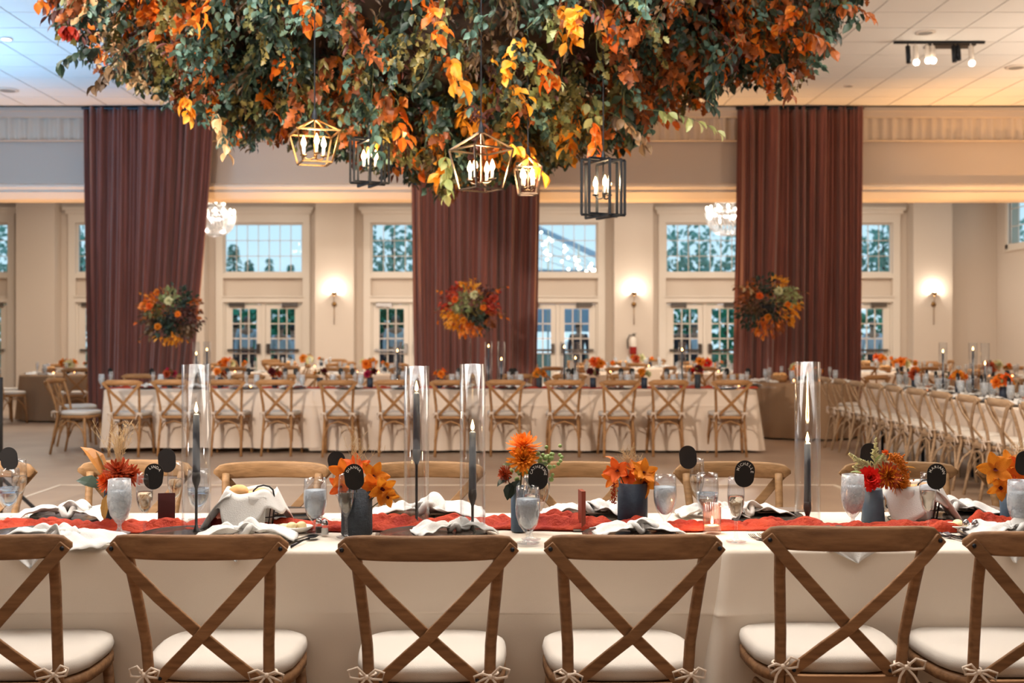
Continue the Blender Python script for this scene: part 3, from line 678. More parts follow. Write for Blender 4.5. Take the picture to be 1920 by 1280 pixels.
for k, (px, D, lab) in enumerate(((-32, 4.62, 'light cross-back chair on the far side, cut by the left picture edge'), (262, 4.66, 'light cross-back chair on the far side, hidden behind the rust flower vase'), (515, 4.60, 'light cross-back chair on the far side, behind the bread basket with white liner'),
        (802, 4.60, 'light cross-back chair on the far side, behind the two paired candle cylinders'), (1082, 4.60, 'light cross-back chair on the far side, between the mum vase and squat navy vase'), (1368, 4.60, 'light cross-back chair on the far side, behind the card reading MICHELLE'), (1677, 4.60, 'light cross-back chair on the far side, behind the red dahlia vase'), (1930, 4.62, 'light cross-back chair on the far side, cut by the right picture edge'))):
    far_chair((X(px, D), D-.375, 0), PI, lab, 'far side chairs of the near table')
# the long middle table
proto_mid = make_chair('wood_mid', 'x', False, 31)
MX = (228, 321, 420, 517, 631, 738, 845, 948, 1061, 1163, 1257, 1376)
for k, px in enumerate(MX):
    D = 12.95+(.0, .12, .1, .1, .0, .05, .02, .08, .03, -.05, .05, .03)[k]
    place(proto_mid, (X(px, D), D+.375, 0), random.uniform(-.05, .05), '%s cross-back chair from the left on the near side of the long middle table' % ORD[k], 'near side chairs of the middle table')
for k in range(12):
    D = 15.05; px = 262+k*101
    place(proto_mid, (X(px, D), D-.375, 0), PI+random.uniform(-.06, .06), '%s cross-back chair from the left on the far side of the long middle table' % ORD[k], 'far side chairs of the middle table')
place(proto_mid, (X(166, 13.6)-.05, 13.5, 0), -PI/2-.15, 'cross-back chair at the left head of the middle table, nearer one', 'head chairs')
place(proto_mid, (X(150, 14.6), 14.6, 0), -PI/2+.5, 'cross-back chair turned at the left head of the middle table, further one', 'head chairs')
# ------------------------------------------------------------------ table cloths
def cloth_mesh(x0, x1, y0, y1, zt, zb, flare=.02, amp=.008, per=.5, seed=0, step=.04, rows=14, crease=True, rnd=.03, cornerfold=0):
    """one draped sheet: top plus a skirt running round four sides"""
    r = random.Random(seed); ph = [r.uniform(0, 6) for _ in range(4)]; pts = []
    cr = .02
    def seg(a, b_, nx, ny):
        L = math.dist(a, b_); k = max(2, int(L/step))
        for i in range(k): pts.append((a[0]+(b_[0]-a[0])*i/k, a[1]+(b_[1]-a[1])*i/k, nx, ny, i/k))
    seg((x0, y0), (x1, y0), 0, -1); seg((x1, y0), (x1, y1), 1, 0); seg((x1, y1), (x0, y1), 0, 1); seg((x0, y1), (x0, y0), -1, 0)
    m_ = MB(); s_ = 0; ring = []; prev = pts[-1]
    info = []
    for p in pts:
        s_ += step; info.append((p, s_))
    def ringat(v):      # v 0 top .. 1 bottom
        out = []; z = zt-(zt-zb)*v
        for (x, y, nx, ny, f), s in info:
            fold = amp*v**.8*(math.sin(2*PI*s/per+ph[0]+.6*math.sin(s*1.3))+.5*math.sin(2*PI*s/(per*.43)+ph[1])+.9*max(0, math.sin(s*.9+ph[2]))**6*math.sin(2*PI*s/.11))
            e = min(f, 1-f)*math.dist((0, 0), (1, 0))
            L_ = (x1-x0) if ny else (y1-y0); dc = min(f, 1-f)*L_
            cf = cornerfold*math.exp(-(dc/.10)**2)*v
            cz = .007*math.exp(-((z-.559)/.004)**2)*(.5+.5*math.sin(x*3+1)) if crease else 0; cz += .007*math.exp(-((x+.56)/.012)**2) if ny else 0
            d = flare*v+fold+cf+cz+(.0015 if v > 0 else -.0)
            sx = 0
            if dc < .12 and ny: sx = (1 if (x > (x0+x1)/2) else -1)*cf*.8
            if dc < .12 and nx: sx = (1 if (y > (y0+y1)/2) else -1)*cf*.8
            out.append((x+nx*d+(sx if ny else 0), y+ny*d+(sx if nx else 0), z))
        return out
    vsn = [0, .012, .03]+[.03+.97*(i/rows) for i in range(1, rows+1)]
    if crease: vsn = sorted(vsn+[(zt-z_)/(zt-zb) for z_ in (.567, .562, .556, .551)])
    inset = lambda k: [(min(max(x, x0+k), x1-k), min(max(y, y0+k), y1-k), zt+.004) for (x, y, nx, ny, f), s in info]
    rings = [inset(.06), inset(.035), inset(.012)]+[ringat(v) for v in vsn]
    if crease:
        pass
    m_.loft(rings, cap=False)
    base = len(m_.v); n_ = len(info)
    m_.grid(lambda u, v: (x0+.06+(x1-x0-.12)*u, y0+.06+(y1-y0-.12)*v, zt+.004), 8, 2)
    return m_
# near run: two cloths whose edge overlaps below the fourth chair
Y0, Y1 = 3.458, 4.20
XS = X(1368, 3.45)
ca = cloth_mesh(-2.35, XS, Y0, Y1, TZ-.004, .06, .02, .006, .9, 3, .03, 16, cornerfold=.10).build('tablecloth', 'linen', None, True)
tag(ca, 'cream linen tablecloth with pressed crease draping the left part of the near table', 'tablecloth')
cb = cloth_mesh(XS-.02, 2.9, Y0-.006, Y1+.006, TZ-.001, .05, .03, .007, .8, 4, .03, 16, cornerfold=.12).build('tablecloth', 'linen', None, True)
tag(cb, 'cream linen tablecloth draping the right part of the near table, folded at its edge', 'tablecloth')
def table(x0, x1, y0, y1, lab):
    t = thing('banquet_table', lab, 'table', ((x0+x1)/2, (y0+y1)/2, 0)); a, b_ = (x1-x0)/2-.03, (y1-y0)/2-.03
    MB().box(-a, a, -b_, b_, TZ-.045, TZ-.012).build('tabletop', 'rosewood', t)
    for sx in (-1, 1):
        for sy in (-1, 1): MB().tube([(sx*(a-.2), sy*(b_-.08), 0), (sx*(a-.2), sy*(b_-.08), TZ-.045)], .014).build('leg', 'steel', t, True)
table(-2.3, XS-.05, Y0, Y1, 'folding banquet table under the left near cloth'); table(XS+.02, 2.85, Y0, Y1, 'folding banquet table under the right near cloth')
# middle run
MY0, MY1 = 13.55, 14.33
segs = ((195, 590, 'left'), (590, 1108, 'middle'), (1108, 1418, 'right'))
for k, (a, b_, nm) in enumerate(segs):
    o = cloth_mesh(X(a, MY0)-(.0 if k == 0 else .02), X(b_, MY0), MY0-.002*k, MY1+.002*k, TZ-.002*k, .03 if k else .06, .03, .03, .55, 10+k, .05, 10, cornerfold=.04).build('tablecloth', 'linen_white', None, True)
    tag(o, 'cream tablecloth on the %s third of the long middle table' % nm, 'tablecloth')
# right-hand run along the room
RX0, RX1 = 4.62, 5.42
o = cloth_mesh(RX0, RX1, 8.2, 14.2, TZ, .42, .02, .012, .6, 20, .06, 6, False, cornerfold=.05).build('tablecloth', 'linen_white', None, True)
tag(o, 'cream cloth on the long table running away along the right of the room', 'tablecloth')
t = thing('banquet_table', 'long folding table under the right-hand cloth, dark legs showing below', 'table', ((RX0+RX1)/2, 11.2, 0))
MB().box(-.38, .38, -2.97, 2.97, TZ-.045, TZ-.012).build('tabletop', 'rosewood', t)
for y in (-2.6, -1.3, 0, 1.3, 2.6):
    for x in (-.3, .3): MB().tube([(x, y, 0), (x, y, TZ-.045)], .02).build('leg', 'iron', t, True)
proto_side = make_chair('wood_grey', 'x', False, 41)
for k in range(10):
    D = 14.0-k*.60
    place(proto_side, (4.42, D, 0), -PI/2+random.uniform(-.05, .05), '%s pale cross-back chair counting from the far end of the right-hand row' % ORD[k], 'chairs along the near-left side of the right table')
for k in range(9):
    D = 14.0-k*.62
    place(proto_side, (5.75, D, 0), PI/2+random.uniform(-.08, .08), '%s pale cross-back chair from the far end beyond the right-hand table' % ORD[k], 'chairs beyond the right table')
# round tables behind
def round_cloth(r_, seed, zb=.03):
    rr = random.Random(seed); p = [rr.uniform(0, 6) for _ in range(3)]; N = 72; rings = [[(.001*math.cos(2*PI*k/N), .001*math.sin(2*PI*k/N), TZ) for k in range(N)]]
    for v in (-1, 0, .05, .3, .6, 1):
        ring = []
        for k in range(N):
            a = 2*PI*k/N
            if v < 0: R_, z = r_-.02, TZ
            else: R_, z = r_+.04*v+.035*v*math.sin(14*a+p[0]+math.sin(3*a+p[1])), TZ-(TZ-zb)*v-.006
            ring.append((R_*math.cos(a), R_*math.sin(a), z))
        rings.append(ring)
    return MB().loft(rings, cap=False)
RT = [(425, 19.6, 'linen_white', 8, 'left of the first pillar'), (690, 19.4, 'linen_white', 8, 'right of the first pillar'), (575, 23.0, 'linen_white', 6, 'near the rear doors left'), (1120, 19.6, 'linen_white', 8, 'right of the middle curtain'), (1195, 23.2, 'linen_white', 6, 'under the fire extinguisher'), (1320, 19.7, 'linen_white', 8, 'left of the right curtain'), (1690, 19.8, 'linen_white', 8, 'right of the right curtain'), (1500, 15.85, 'taupe', 6, 'in front of the right curtain'), (128, 19.0, 'taupe', 6, 'at the left of the left curtain'), (1650, 23.4, 'linen_white', 6, 'near the right rear doors'), (1860, 17.6, 'taupe', 6, 'at the right edge beyond the right table'), (905, 20.0, 'linen_white', 6, 'behind the middle curtain')]
proto_rnd = make_chair('wood_mid', 'x', False, 51)
RPOS = []; SEATS = [(5.75, 14.0), (4.42, 14.0), (X(166, 13.6), 13.5), (X(150, 14.6), 14.6)]+[(X(262+k*101, 15.05), 14.675) for k in range(12)]
for k, (px, D, m_, nch, lab) in enumerate(RT):
    if px == 905: continue
    cx = X(px, D); o = round_cloth(.76, k).build('tablecloth', m_, None, True, (cx, D, 0)); tag(o, '%s floor-length cloth on the round table %s' % ('taupe' if m_ == 'taupe' else 'cream', lab), 'tablecloth'); RPOS.append((cx, D, lab, k))
    for q in range(nch):
        a = 2*PI*q/nch+.3+k
        x_, y_ = cx+1.06*math.cos(a), D+1.06*math.sin(a)
        if 16.5 < y_ < 17.9 or any(math.dist((x_, y_), c_) < .72 for c_ in SEATS) or any(math.dist((x_, y_), (X(p2, d2), d2)) < 1.0 for p2, d2, *_ in RT if p2 not in (px, 905)): continue
        if x_ > 3.9 and y_ < 14.9: continue
        SEATS.append((x_, y_))
        far = 'the %s chair' % ORD[q]
        place(proto_rnd, (x_, y_, 0), a+PI/2, '%s cross-back chair round the table %s' % (ORD[q], lab), 'chairs round the table %s' % lab)
# ------------------------------------------------------------------ tabletop prototypes
def goblet_proto(kind):
    t = thing('water_goblet', 'x', 'glass')
    g = {'frost': 'frostglass'}.get(kind, 'glass')
    MB().lathe([(.001, .004), (.033, .002), (.035, .004), (.01, .009), (.0065, .018), (.0065, .030), (.014, .038), (.028, .058), (.036, .085), (.0378, .108), (.0365, .14), (.0345, .172), (.0335, .172), (.0355, .14), (.0365, .108), (.034, .085), (.026, .06), (.004, .042)], 28).build('bowl', g, t, True)
    lv = .135 if kind != 'low' else .10
    MB().lathe([(.001, .044), (.012, .047), (.025, .062), (.0335, .086), (.0358, .108), (.0350, lv), (.001, lv)], 24).build('iced_water' if kind != 'low' else 'water', 'ice' if kind in ('frost', 'ice') else 'water', t, True)
    return t
def flute_proto(lv=.145):
    t = thing('champagne_flute', 'x', 'glass')
    MB().lathe([(.001, .004), (.030, .002), (.032, .004), (.008, .009), (.0045, .02), (.0045, .06), (.008, .072), (.018, .09), (.0255, .12), (.027, .15), (.0255, .18), (.0235, .205), (.0228, .205), (.0245, .18), (.026, .15), (.0245, .12), (.017, .092), (.003, .078)], 24).build('bowl', 'glass', t, True)
    if lv: MB().lathe([(.001, .080), (.010, .084), (.0165, .094), (.024, .12), (.0254, lv), (.001, lv)], 20).build('sparkling_wine', 'wine', t, True)
    return t
G_ice = goblet_proto('ice'); G_fr = goblet_proto('frost'); G_low = goblet_proto('low'); FL = flute_proto(); FL2 = flute_proto(None)
def on_table(px, py, z=TZ+.004):
    D = F*(CH-z)/(py-HY); return (X(px, D), D, z)
for px, py, pr, lab in ((16, 973, G_low, 'clear water goblet at the left edge of the near table'), (224, 1000, G_fr, 'frosted iced-water goblet in front of the rust mum vase'), (591, 998, G_ice, 'goblet brim-full of ice between bread basket and charcoal vase'), (990, 1019, G_ice, 'iced-water goblet with the flute right behind it below the card CATHERINE'),
        (1247, 990, G_ice, 'iced-water goblet right of the squat navy vase'), (1326, 985, G_low, 'clear water goblet behind the ribbed votive'), (1599, 988, G_fr, 'frosted iced-water goblet left of the red dahlia vase'), (1912, 1003, G_fr, 'large frosted goblet cut by the right edge of the near table'), (372, 975, G_low, 'goblet seen through the left candle cylinder')):
    place(pr, on_table(px, py), random.uniform(0, 3), lab, 'water goblets on the near table', 1.04)
for px, py, pr, lab in ((36, 968, FL, 'champagne flute at the left edge behind the clear goblet'), (271, 1006, FL, 'champagne flute holding the card LINDA'), (328, 975, FL, 'champagne flute with a blank card behind the maroon menu'), (649, 1008, FL, 'champagne flute holding the card DIANNA'),
        (996, 1012, FL, 'champagne flute holding the card CATHERINE'), (1017, 985, FL, 'champagne flute just behind the CATHERINE one'), (1307, 966, FL, 'tall champagne flute with a blank black card beyond the votive'), (1380, 1016, FL, 'champagne flute holding the card MICHELLE'), (1740, 1004, FL, 'champagne flute holding the card MARIANN'), (638, 975, FL2, 'champagne flute half hidden behind the orchids of the charcoal vase')):
    place(pr, on_table(px, py), random.uniform(0, 3), lab, 'champagne flutes on the near table')
def card(px, py, D, text, lab, tilt=0, hgt=.084, facing=0.0):
    t = thing('place_card', lab, 'place card', (X(px, D), D, Z(py, D)), 0, 'black place cards')
    n_ = 40; wd = .031; hh = hgt/2-wd; pr = []
    for k in range(n_):
        a = 2*PI*k/n_; pr.append((wd*math.cos(a), (hh if math.sin(a) >= 0 else -hh)+wd*math.sin(a)))
    M = Matrix.Rotation(facing, 4, 'Z') @ Matrix.Rotation(tilt, 4, 'Y')
    m_ = MB().loft([[(x, -.001, z) for x, z in pr], [(x, .001, z) for x, z in pr]]); m_.xf(M); m_.build('card', 'blackcard', t)
    if text:
        V = []; Fc = []; R_ = .0182; L_ = len(text)
        wts = [.55 if ch == 'I' else (1.25 if ch == 'M' else 1) for ch in text]; tot = sum(wts); acc = 0; stp = min(.46, 3.5/tot)
        for k, ch in enumerate(text):
            a = PI/2+stp*tot/2-(acc+wts[k]/2)*stp-.05; acc += wts[k]
            cu = bpy.data.curves.new('c', 'FONT'); cu.body = ch; cu.size = .0122; cu.align_x = 'CENTER'; cu.extrude = .0003; cu.offset = .0001; cu.resolution_u = 2
            ob = bpy.data.objects.new('c', cu); me = ob.to_mesh(); b_ = len(V); ang = a-PI/2
            for v in me.vertices:
                x, y = v.co.x, v.co.y; xr = x*math.cos(ang)-y*math.sin(ang)+R_*math.cos(a); yr = x*math.sin(ang)+y*math.cos(ang)+R_*math.sin(a)+hh-.002
                V.append(tuple(M @ Vector((xr, -.0016-v.co.z, yr))))
            Fc += [tuple(b_+i for i in p.vertices) for p in me.polygons]; ob.to_mesh_clear(); bpy.data.objects.remove(ob); bpy.data.curves.remove(cu)
        me = bpy.data.meshes.new('lettering'); me.from_pydata(V, [], Fc); me.materials.append(MATS['white_ink']); put('lettering', me, t)
    return t
fD = lambda py: on_table(0, py)[1]
card(288, 893, fD(1006)-.015, 'LINDA', 'black place card lettered LINDA in white on a flute', .12)
card(664, 894, fD(1008)-.03, 'DIANNA', 'black place card lettered DIANNA in white on a flute', -.1)
card(1009, 893, fD(1012)-.03, 'CATHERINE', 'black place card lettered CATHERINE in white on a flute', .05)
card(1396, 888, fD(1016)-.03, 'MICHELLE', 'black place card lettered MICHELLE in white on a flute', .12)
card(1756, 893, fD(1004)-.03, 'MARIANN', 'black place card lettered MARIANN in white on a flute', .05)
card(1921, 868, fD(985), 'A', 'black place card cut by the right picture edge', .1)
card(313, 863, fD(975)-.03, '', 'blank black place card between LINDA and the left candle cylinder', -.05)
card(17, 860, fD(968)-.03, '', 'blank black place card at the left picture edge', -.12)
card(632, 868, fD(975)-.03, '', 'blank black place card behind the orchids of the charcoal vase', -.2)
card(1290, 857, fD(966)-.03, '', 'blank black place card on the tall flute beyond the votive', -.1)
card(1629, 852, fD(962), '', 'blank black place card behind the white plumes', .1)
# candle cylinders
def cylinder(px, top, base, ctop, cbot, lab, r=.047, lit=True, loc=None, h=None, energy=1.2):
    if loc is None: loc = on_table(px, base)
    D = loc[1]; zz = lambda py: Z(py, D)-loc[2]
    if h is None: h = zz(top)
    t = thing('candle_cylinder', lab, 'candle holder', loc)
    MB().lathe([(r, .006), (r, h), (r-.003, h), (r-.003, .006)], 32, cap=False).build('glass_tube', 'tubeglass', t, True)
    MB().lathe([(.001, .006), (r+.006, .005), (r+.008, .002), (r+.006, 0), (.001, 0)], 28).build('base_disc', 'black', t, True)
    c0, c1 = (zz(cbot), zz(ctop)) if ctop > 1 else (h*cbot, h*ctop)
    MB().tube([(0, 0, .004), (0, 0, .03), (0, 0, c0-.04), (0, 0, c0-.015), (0, 0, c0-.005), (0, 0, c0+.02)], [.013, .0045, .0045, .013, .014, .012], 12).build('candlestick', 'black', t, True)
    MB().tube([(0, 0, c0+.015), (0, 0, c1-.005), (0, 0, c1)], [.0125, .0105, .006], 14).build('taper_candle', 'candle', t, True)
    if lit:
        MB().tube([(0, 0, c1), (0, 0, c1+.006)], .001, 5).build('wick', 'black', t)
        MB().lathe([(.0005, c1+.002), (.0055, c1+.008), (.0065, c1+.014), (.004, c1+.025), (.0005, c1+.038)], 12).build('flame', 'flame', t, True)
        if energy: light('POINT', 'candle_light', (loc[0], loc[1], loc[2]+c1+.02), energy, (1, .62, .28), .012)
cylinder(368, 683, 1001, 775, 893, 'tall glass cylinder over a slate taper, left-most on the near table')
cylinder(781, 686, 990, 735, 850, 'tall glass cylinder over a slate taper, left one of the middle pair', r=.0425)
cylinder(886, 682, 1002, 808, 925, 'tall glass cylinder over a slate taper, right one of the middle pair', r=.042)
cylinder(1514, 678, 978, 830, 948, 'tall glass cylinder over a slate taper, alone at the right of the near table', r=.044)
# ribbed votive
D = on_table(1335, 999)[1]; t = thing('votive_candle', 'ribbed clear glass votive with a lit candle on the red runner', 'candle', on_table(1335, 999))
MB().lathe([(.028, 0), (.029, .01), (.029, .098), (.0268, .098), (.0265, .01), (.001, .008)], 96, ribs=24, ramp=.0008).build('ribbed_glass', 'amberglass', t, True)
MB().lathe([(.001, .010), (.024, .010), (.024, .026), (.001, .026)], 20).build('tea_light', 'china', t, True)
MB().lathe([(.0005, .028), (.005, .034), (.0035, .045), (.0005, .056)], 10).build('flame', 'flame', t, True); light('POINT', 'candle_light', (X(1335, D), D, TZ+.055), .9, (1, .58, .25), .01)
# ------------------------------------------------------------------ flowers
def petal_mesh(nm, L_, W_, m, cup=.25, ruff=.12, tip=.5, seed=0, nu=6, nv=7):
    r = random.Random(seed); p = [r.uniform(0, 6) for _ in range(3)]
    def fn(u, v):
        a = (u-.5)*2; w_ = W_/2*(math.sin(PI*min(1, v**tip*.93+.05))**.7); return (a*w_, v*L_, cup*L_*(v*v*.5)+cup*w_*a*a+ruff*W_*math.sin(3*a+p[0]+3*v)*v)
    return MB().grid(fn, nu, nv).mesh(nm, m, True)
for nm, c, c2 in (('p_orange', (232, 122, 34), (238, 146, 50)), ('p_amber', (222, 142, 38), (196, 108, 28)), ('p_coral', (222, 92, 34), (236, 116, 46)), ('p_red', (206, 30, 24), (226, 48, 36)), ('p_rust', (160, 62, 34), (190, 84, 44)), ('p_cream', (222, 220, 178), (204, 204, 158)), ('p_maroon', (96, 24, 30), (70, 18, 24)), ('p_pink', (176, 38, 74), (150, 26, 60))):
    mat(nm, c, .6, var=c2, noise_scale=30, transl=.3, spec=.3)
PM = {}
def orient(d, roll=0):
    R = rotmats(np.array([d], dtype=float), np.array([roll]))[0]; return Matrix([[*R[0], 0], [*R[1], 0], [*R[2], 0], [0, 0, 0, 1]])
def orchid(parent, pos, size, face=(0, -1, .1), m='p_orange', seed=0):
    """five separate petals and a lip"""
    r = random.Random(seed); key = m
    if key not in PM: PM[key] = [petal_mesh('petal', 1, .62, m, .22, .10, .8, s_) for s_ in range(3)]
    f = Vector(face).normalized(); a = Vector((0, 0, 1)); u = (a-f*a.dot(f)).normalized(); v = f.cross(u)
    fl = MB().ball((0, 0, 0), size*.09).build('orchid', 'p_maroon', parent, True, pos)
    for k in range(5):
        an = 2*PI*k/5+r.uniform(-.15, .15)+seed; d = u*math.cos(an)+v*math.sin(an)+f*r.uniform(.15, .4)
        M = Matrix.Identity(4); y = d.normalized(); z = (f-y*f.dot(y)).normalized(); x = y.cross(z)
        M = Matrix([[x.x, y.x, z.x, 0], [x.y, y.y, z.y, 0], [x.z, y.z, z.z, 0], [0, 0, 0, 1]])
        o = put('petal', PM[key][k % 3], fl); o.matrix_basis = M @ Matrix.Scale(size*r.uniform(.9, 1.1), 4)
    MB().grid(lambda uu, vv: (f*(.28*size*vv)+v*((uu-.5)*.3*size*math.sin(PI*(.15+.8*vv)))-u*(.12*size*vv*vv)), 4, 4).build('lip', 'p_maroon', fl, True)
    return fl
def mum(parent, pos, R_, face=(0, -.6, .8), m='p_orange', seed=0, layers=6, nper=16, spiky=.16, nm='chrysanthemum'):
    r = random.Random(seed); f = Vector(face).normalized(); u = f.orthogonal().normalized(); v = f.cross(u); b = MB()
    for l in range(layers):
        el = -.25+1.45*l/(layers-1); L_ = R_*(1.0-.42*(l/(layers-1))**1.3)
        for k in range(nper-l):
            an = 2*PI*(k+.5*(l % 2))/(nper-l)+r.uniform(-.1, .1); e = el+r.uniform(-.12, .12)
            rad = (u*math.cos(an)+v*math.sin(an)); d = rad*math.cos(e)+f*math.sin(e); side = f.cross(rad); L2 = L_*r.uniform(.85, 1.1); w_ = R_*spiky*.5
            c0 = Vector((0, 0, 0)); p1 = d*L2*.5-f*L2*.04; p2 = d*L2*.85+f*L2*.05; p3 = d*L2+f*L2*.16; st = len(b.v)
            b.v += [tuple(q) for q in (c0-side*w_*.5, c0+side*w_*.5, p1-side*w_+f*w_*.5, p1+side*w_+f*w_*.5, p2-side*w_*.9+f*w_*.5, p2+side*w_*.9+f*w_*.5, p3)]
            b.f += [(st, st+1, st+3, st+2), (st+2, st+3, st+5, st+4), (st+4, st+5, st+6)]
    return b.build(nm, m, parent, False, pos)
def vase(px, base, r, h, m, lab, taper=1.0):
    loc = on_table(px, base); t = thing('flower_vase', lab, 'vase', loc)
    MB().lathe([(.001, .002), (r*taper*.97, 0), (r*taper, .004), (r, h), (r-.004, h), (r*taper-.004, .01), (.001, .01)], 32).build('vessel', m, t, True)
    return t, loc
def rel(px, py, loc, dy=0): D = loc[1]+dy; return (X(px, D)-loc[0], dy, Z(py, D)-loc[2])
def stems(t, loc, pts, m='stem', r=.002):
    for q in pts: MB().tube(arc((q[0]*.1, 0, .05), (q[0]*.3, 0, q[2]*.6), q, 5), r, 5).build('stem', m, t, True)
def bigleaf(t, p, d, L_, col, kind='oval', roll=0): return leaf_obj(t, (kind, p, d, roll, L_, lin(col)))
def drygrass(t, base, n_, hgt, spread, seed=0):
    r = random.Random(seed); b = MB()
    for _ in range(n_):
        x = r.gauss(0, spread); q = Vector((base[0]+x, base[1]+r.gauss(0, spread*.6), base[2]+hgt*r.uniform(.6, 1)))
        pts = arc(base, (base[0]+x*.3, base[1], base[2]+hgt*.5), q, 6); b.tube(pts, .0005, 3)
        for k in range(8):
            p = pts[3+k % 4]; b.tube([p, p+Vector((r.uniform(-.015, .015), 0, r.uniform(.005, .025)))], .0006, 3)
    o = b.build('dry_grass', 'grass_dry', t); o['kind'] = 'stuff'; return o
# V1 rust
t, L1 = vase(209, 992, .024, .13, 'navy', 'slim navy vase with rust mums and a golden leaf, left on the near table')
q = rel(222, 885, L1); stems(t, L1, [q]); mum(t, q, .06, (.1, -.6, .8), 'p_rust', 1); mum(t, rel(200, 903, L1, -.02), .04, (-.5, -.7, .3), 'p_coral', 2); mum(t, rel(246, 892, L1, .01), .045, (.5, -.6, .5), 'p_rust', 3)
bigleaf(t, rel(195, 895, L1), (-.5, 0, .8), .13, (190, 130, 66), 'oval', .3); bigleaf(t, rel(190, 915, L1), (-.9, 0, .35), .09, (70, 92, 80), 'oval', .6); bigleaf(t, rel(198, 890, L1, .02), (-.25, 0, .9), .09, (96, 118, 104), 'narrow', .2)
drygrass(t, rel(222, 890, L1), 34, .17, .035, 1); bigleaf(t, rel(202, 925, L1, -.02), (-.1, -.2, -.9), .09, (196, 150, 80), 'narrow', .4)
# V2 charcoal
t, L2 = vase(669, 1001, .051, .143, 'charcoal', 'wide charcoal cylinder vase of orange orchids behind the card DIANNA')
for k, (px, py, s_, fc, m_) in enumerate(((645, 888, .055, (-.3, -1, .2), 'p_orange'), (640, 912, .045, (-.5, -1, 0), 'p_coral'), (700, 892, .055, (.3, -1, .3), 'p_amber'), (716, 915, .055, (.5, -1, -.2), 'p_amber'), (700, 912, .05, (.1, -1, 0), 'p_orange'), (668, 878, .05, (0, -.7, .7), 'p_coral'), (726, 930, .04, (.6, -.8, -.5), 'p_amber'))):
    p = rel(px, py, L2, -.03+.02*(k % 3)); orchid(t, p, s_, fc, m_, k); stems(t, L2, [p])
drygrass(t, rel(668, 900, L2), 14, .16, .04, 2)
# V3 blue grey
t, L3 = vase(973, 995, .027, .15, 'bluegrey', 'narrow blue-grey vase of orange mums and green berries behind the card CATHERINE')
for px, py, R_, fc, m_ in ((981, 836, .062, (0, -.35, .95), 'p_orange'), (981, 862, .056, (0, -.8, .5), 'p_amber'), (948, 888, .032, (-.8, -.6, .1), 'p_rust')):
    p = rel(px, py, L3, 0 if py < 850 else -.03); mum(t, p, R_, fc, m_, px, 6, 18); stems(t, L3, [p])
r = random.Random(3)
for k in range(34):
    px, py = (r.gauss(1030, 11), r.gauss(862, 11)) if k < 24 else (r.gauss(975, 12), r.gauss(885, 8)); p = rel(px, py, L3, r.uniform(-.02, .02)); MB().ball(p, .0065 if k % 3 else .009, n=8, m=6).build('berry', 'berry', t, True)
stems(t, L3, [rel(1028, 866, L3), rel(1010, 870, L3)])
for px, py, d, l, c in ((975, 900, (-.4, -.3, -.6), .07, (34, 48, 36)), (960, 895, (-.7, -.3, -.3), .06, (40, 54, 40)), (1005, 880, (.5, -.3, .3), .06, (56, 76, 48)), (970, 885, (-.6, -.2, .4), .06, (88, 100, 62)), (985, 895, (.2, -.5, -.3), .06, (48, 62, 44)), (990, 870, (.6, 0, .6), .05, (84, 100, 60)), (958, 905, (-.2, -.4, -.8), .06, (40, 50, 38))): bigleaf(t, rel(px, py, L3, -.02), d, l, c, 'oval', .3)
# V4 navy
t, L4 = vase(1186, 981, .052, .142, 'navy', 'squat navy cylinder vase of orange orchids with dried grass')
for k, (px, py, s_, fc, m_) in enumerate(((1158, 882, .05, (-.4, -1, .3), 'p_coral'), (1150, 895, .045, (-.7, -.8, .1), 'p_orange'), (1176, 893, .05, (0, -1, .3), 'p_coral'), (1207, 885, .05, (.3, -.8, .5), 'p_amber'), (1208, 904, .062, (.15, -1, -.05), 'p_amber'), (1190, 880, .045, (0, -.6, .8), 'p_orange'))):
    p = rel(px, py, L4, -.035+.02*(k % 3)); orchid(t, p, s_, fc, m_, k+3); stems(t, L4, [p])
bigleaf(t, rel(1160, 875, L4), (-.8, 0, .75), .06, (226, 120, 50), 'oval', .2); drygrass(t, rel(1178, 890, L4), 16, .09, .02, 5)
b = MB(); r = random.Random(8)
for k in range(60): p = rel(1150+r.gauss(0, 2.5), 905+k*.65, L4, -.06); b.ball(p, .003, n=5, m=3)
o = b.build('amaranth', 'p_rust', t); o['kind'] = 'stuff'
# V5
t, L5 = vase(1637, 978, .031, .115, 'bluegrey', 'tapered blue-grey vase with red dahlia, amber mum and white plumes', 1.3)
p = rel(1632, 897, L5, -.03); mum(t, p, .046, (-.2, -.9, .3), 'p_red', 5, 6, 16, .3, 'dahlia'); stems(t, L5, [p])
p = rel(1664, 892, L5, -.03); mum(t, p, .052, (.1, -.95, .2), 'p_rust', 6, 5, 18, .16); mum(t, (p[0], p[1]-.008, p[2]), .046, (.1, -.95, .2), 'p_amber', 16, 4, 20, .12, 'chrysanthemum')
mum(t, rel(1684, 905, L5, -.01), .045, (.6, -.7, -.2), 'p_amber', 7, 5, 16)
for k, (x0, y0_, x1, y1_) in enumerate(((1625, 880, 1592, 850), (1635, 880, 1612, 862), (1640, 880, 1642, 822), (1650, 880, 1658, 850), (1628, 890, 1600, 875))):
    a = Vector(rel(x0, y0_, L5)); c = Vector(rel(x1, y1_, L5)); b = MB().tube([a, c], .0015, 5); r = random.Random(k)
    for j in range(70):
        f = r.uniform(.1, 1); p = a+(c-a)*f; s_ = 1 if j % 2 else -1; per = Vector(((c-a).z, 0, -(c-a).x)).normalized(); L_ = .020*(1.15-f); q_ = p+per*s_*L_*r.uniform(.5, 1)+(c-a).normalized()*L_*.8+Vector((0, r.uniform(-.01, .01), 0)); b.tube([p, (p+q_)/2+Vector((0, 0, .002)), q_], [.001, .0026, .0008], 5)
    b.build('white_plume', 'p_cream', t)
b = MB(); r = random.Random(4)
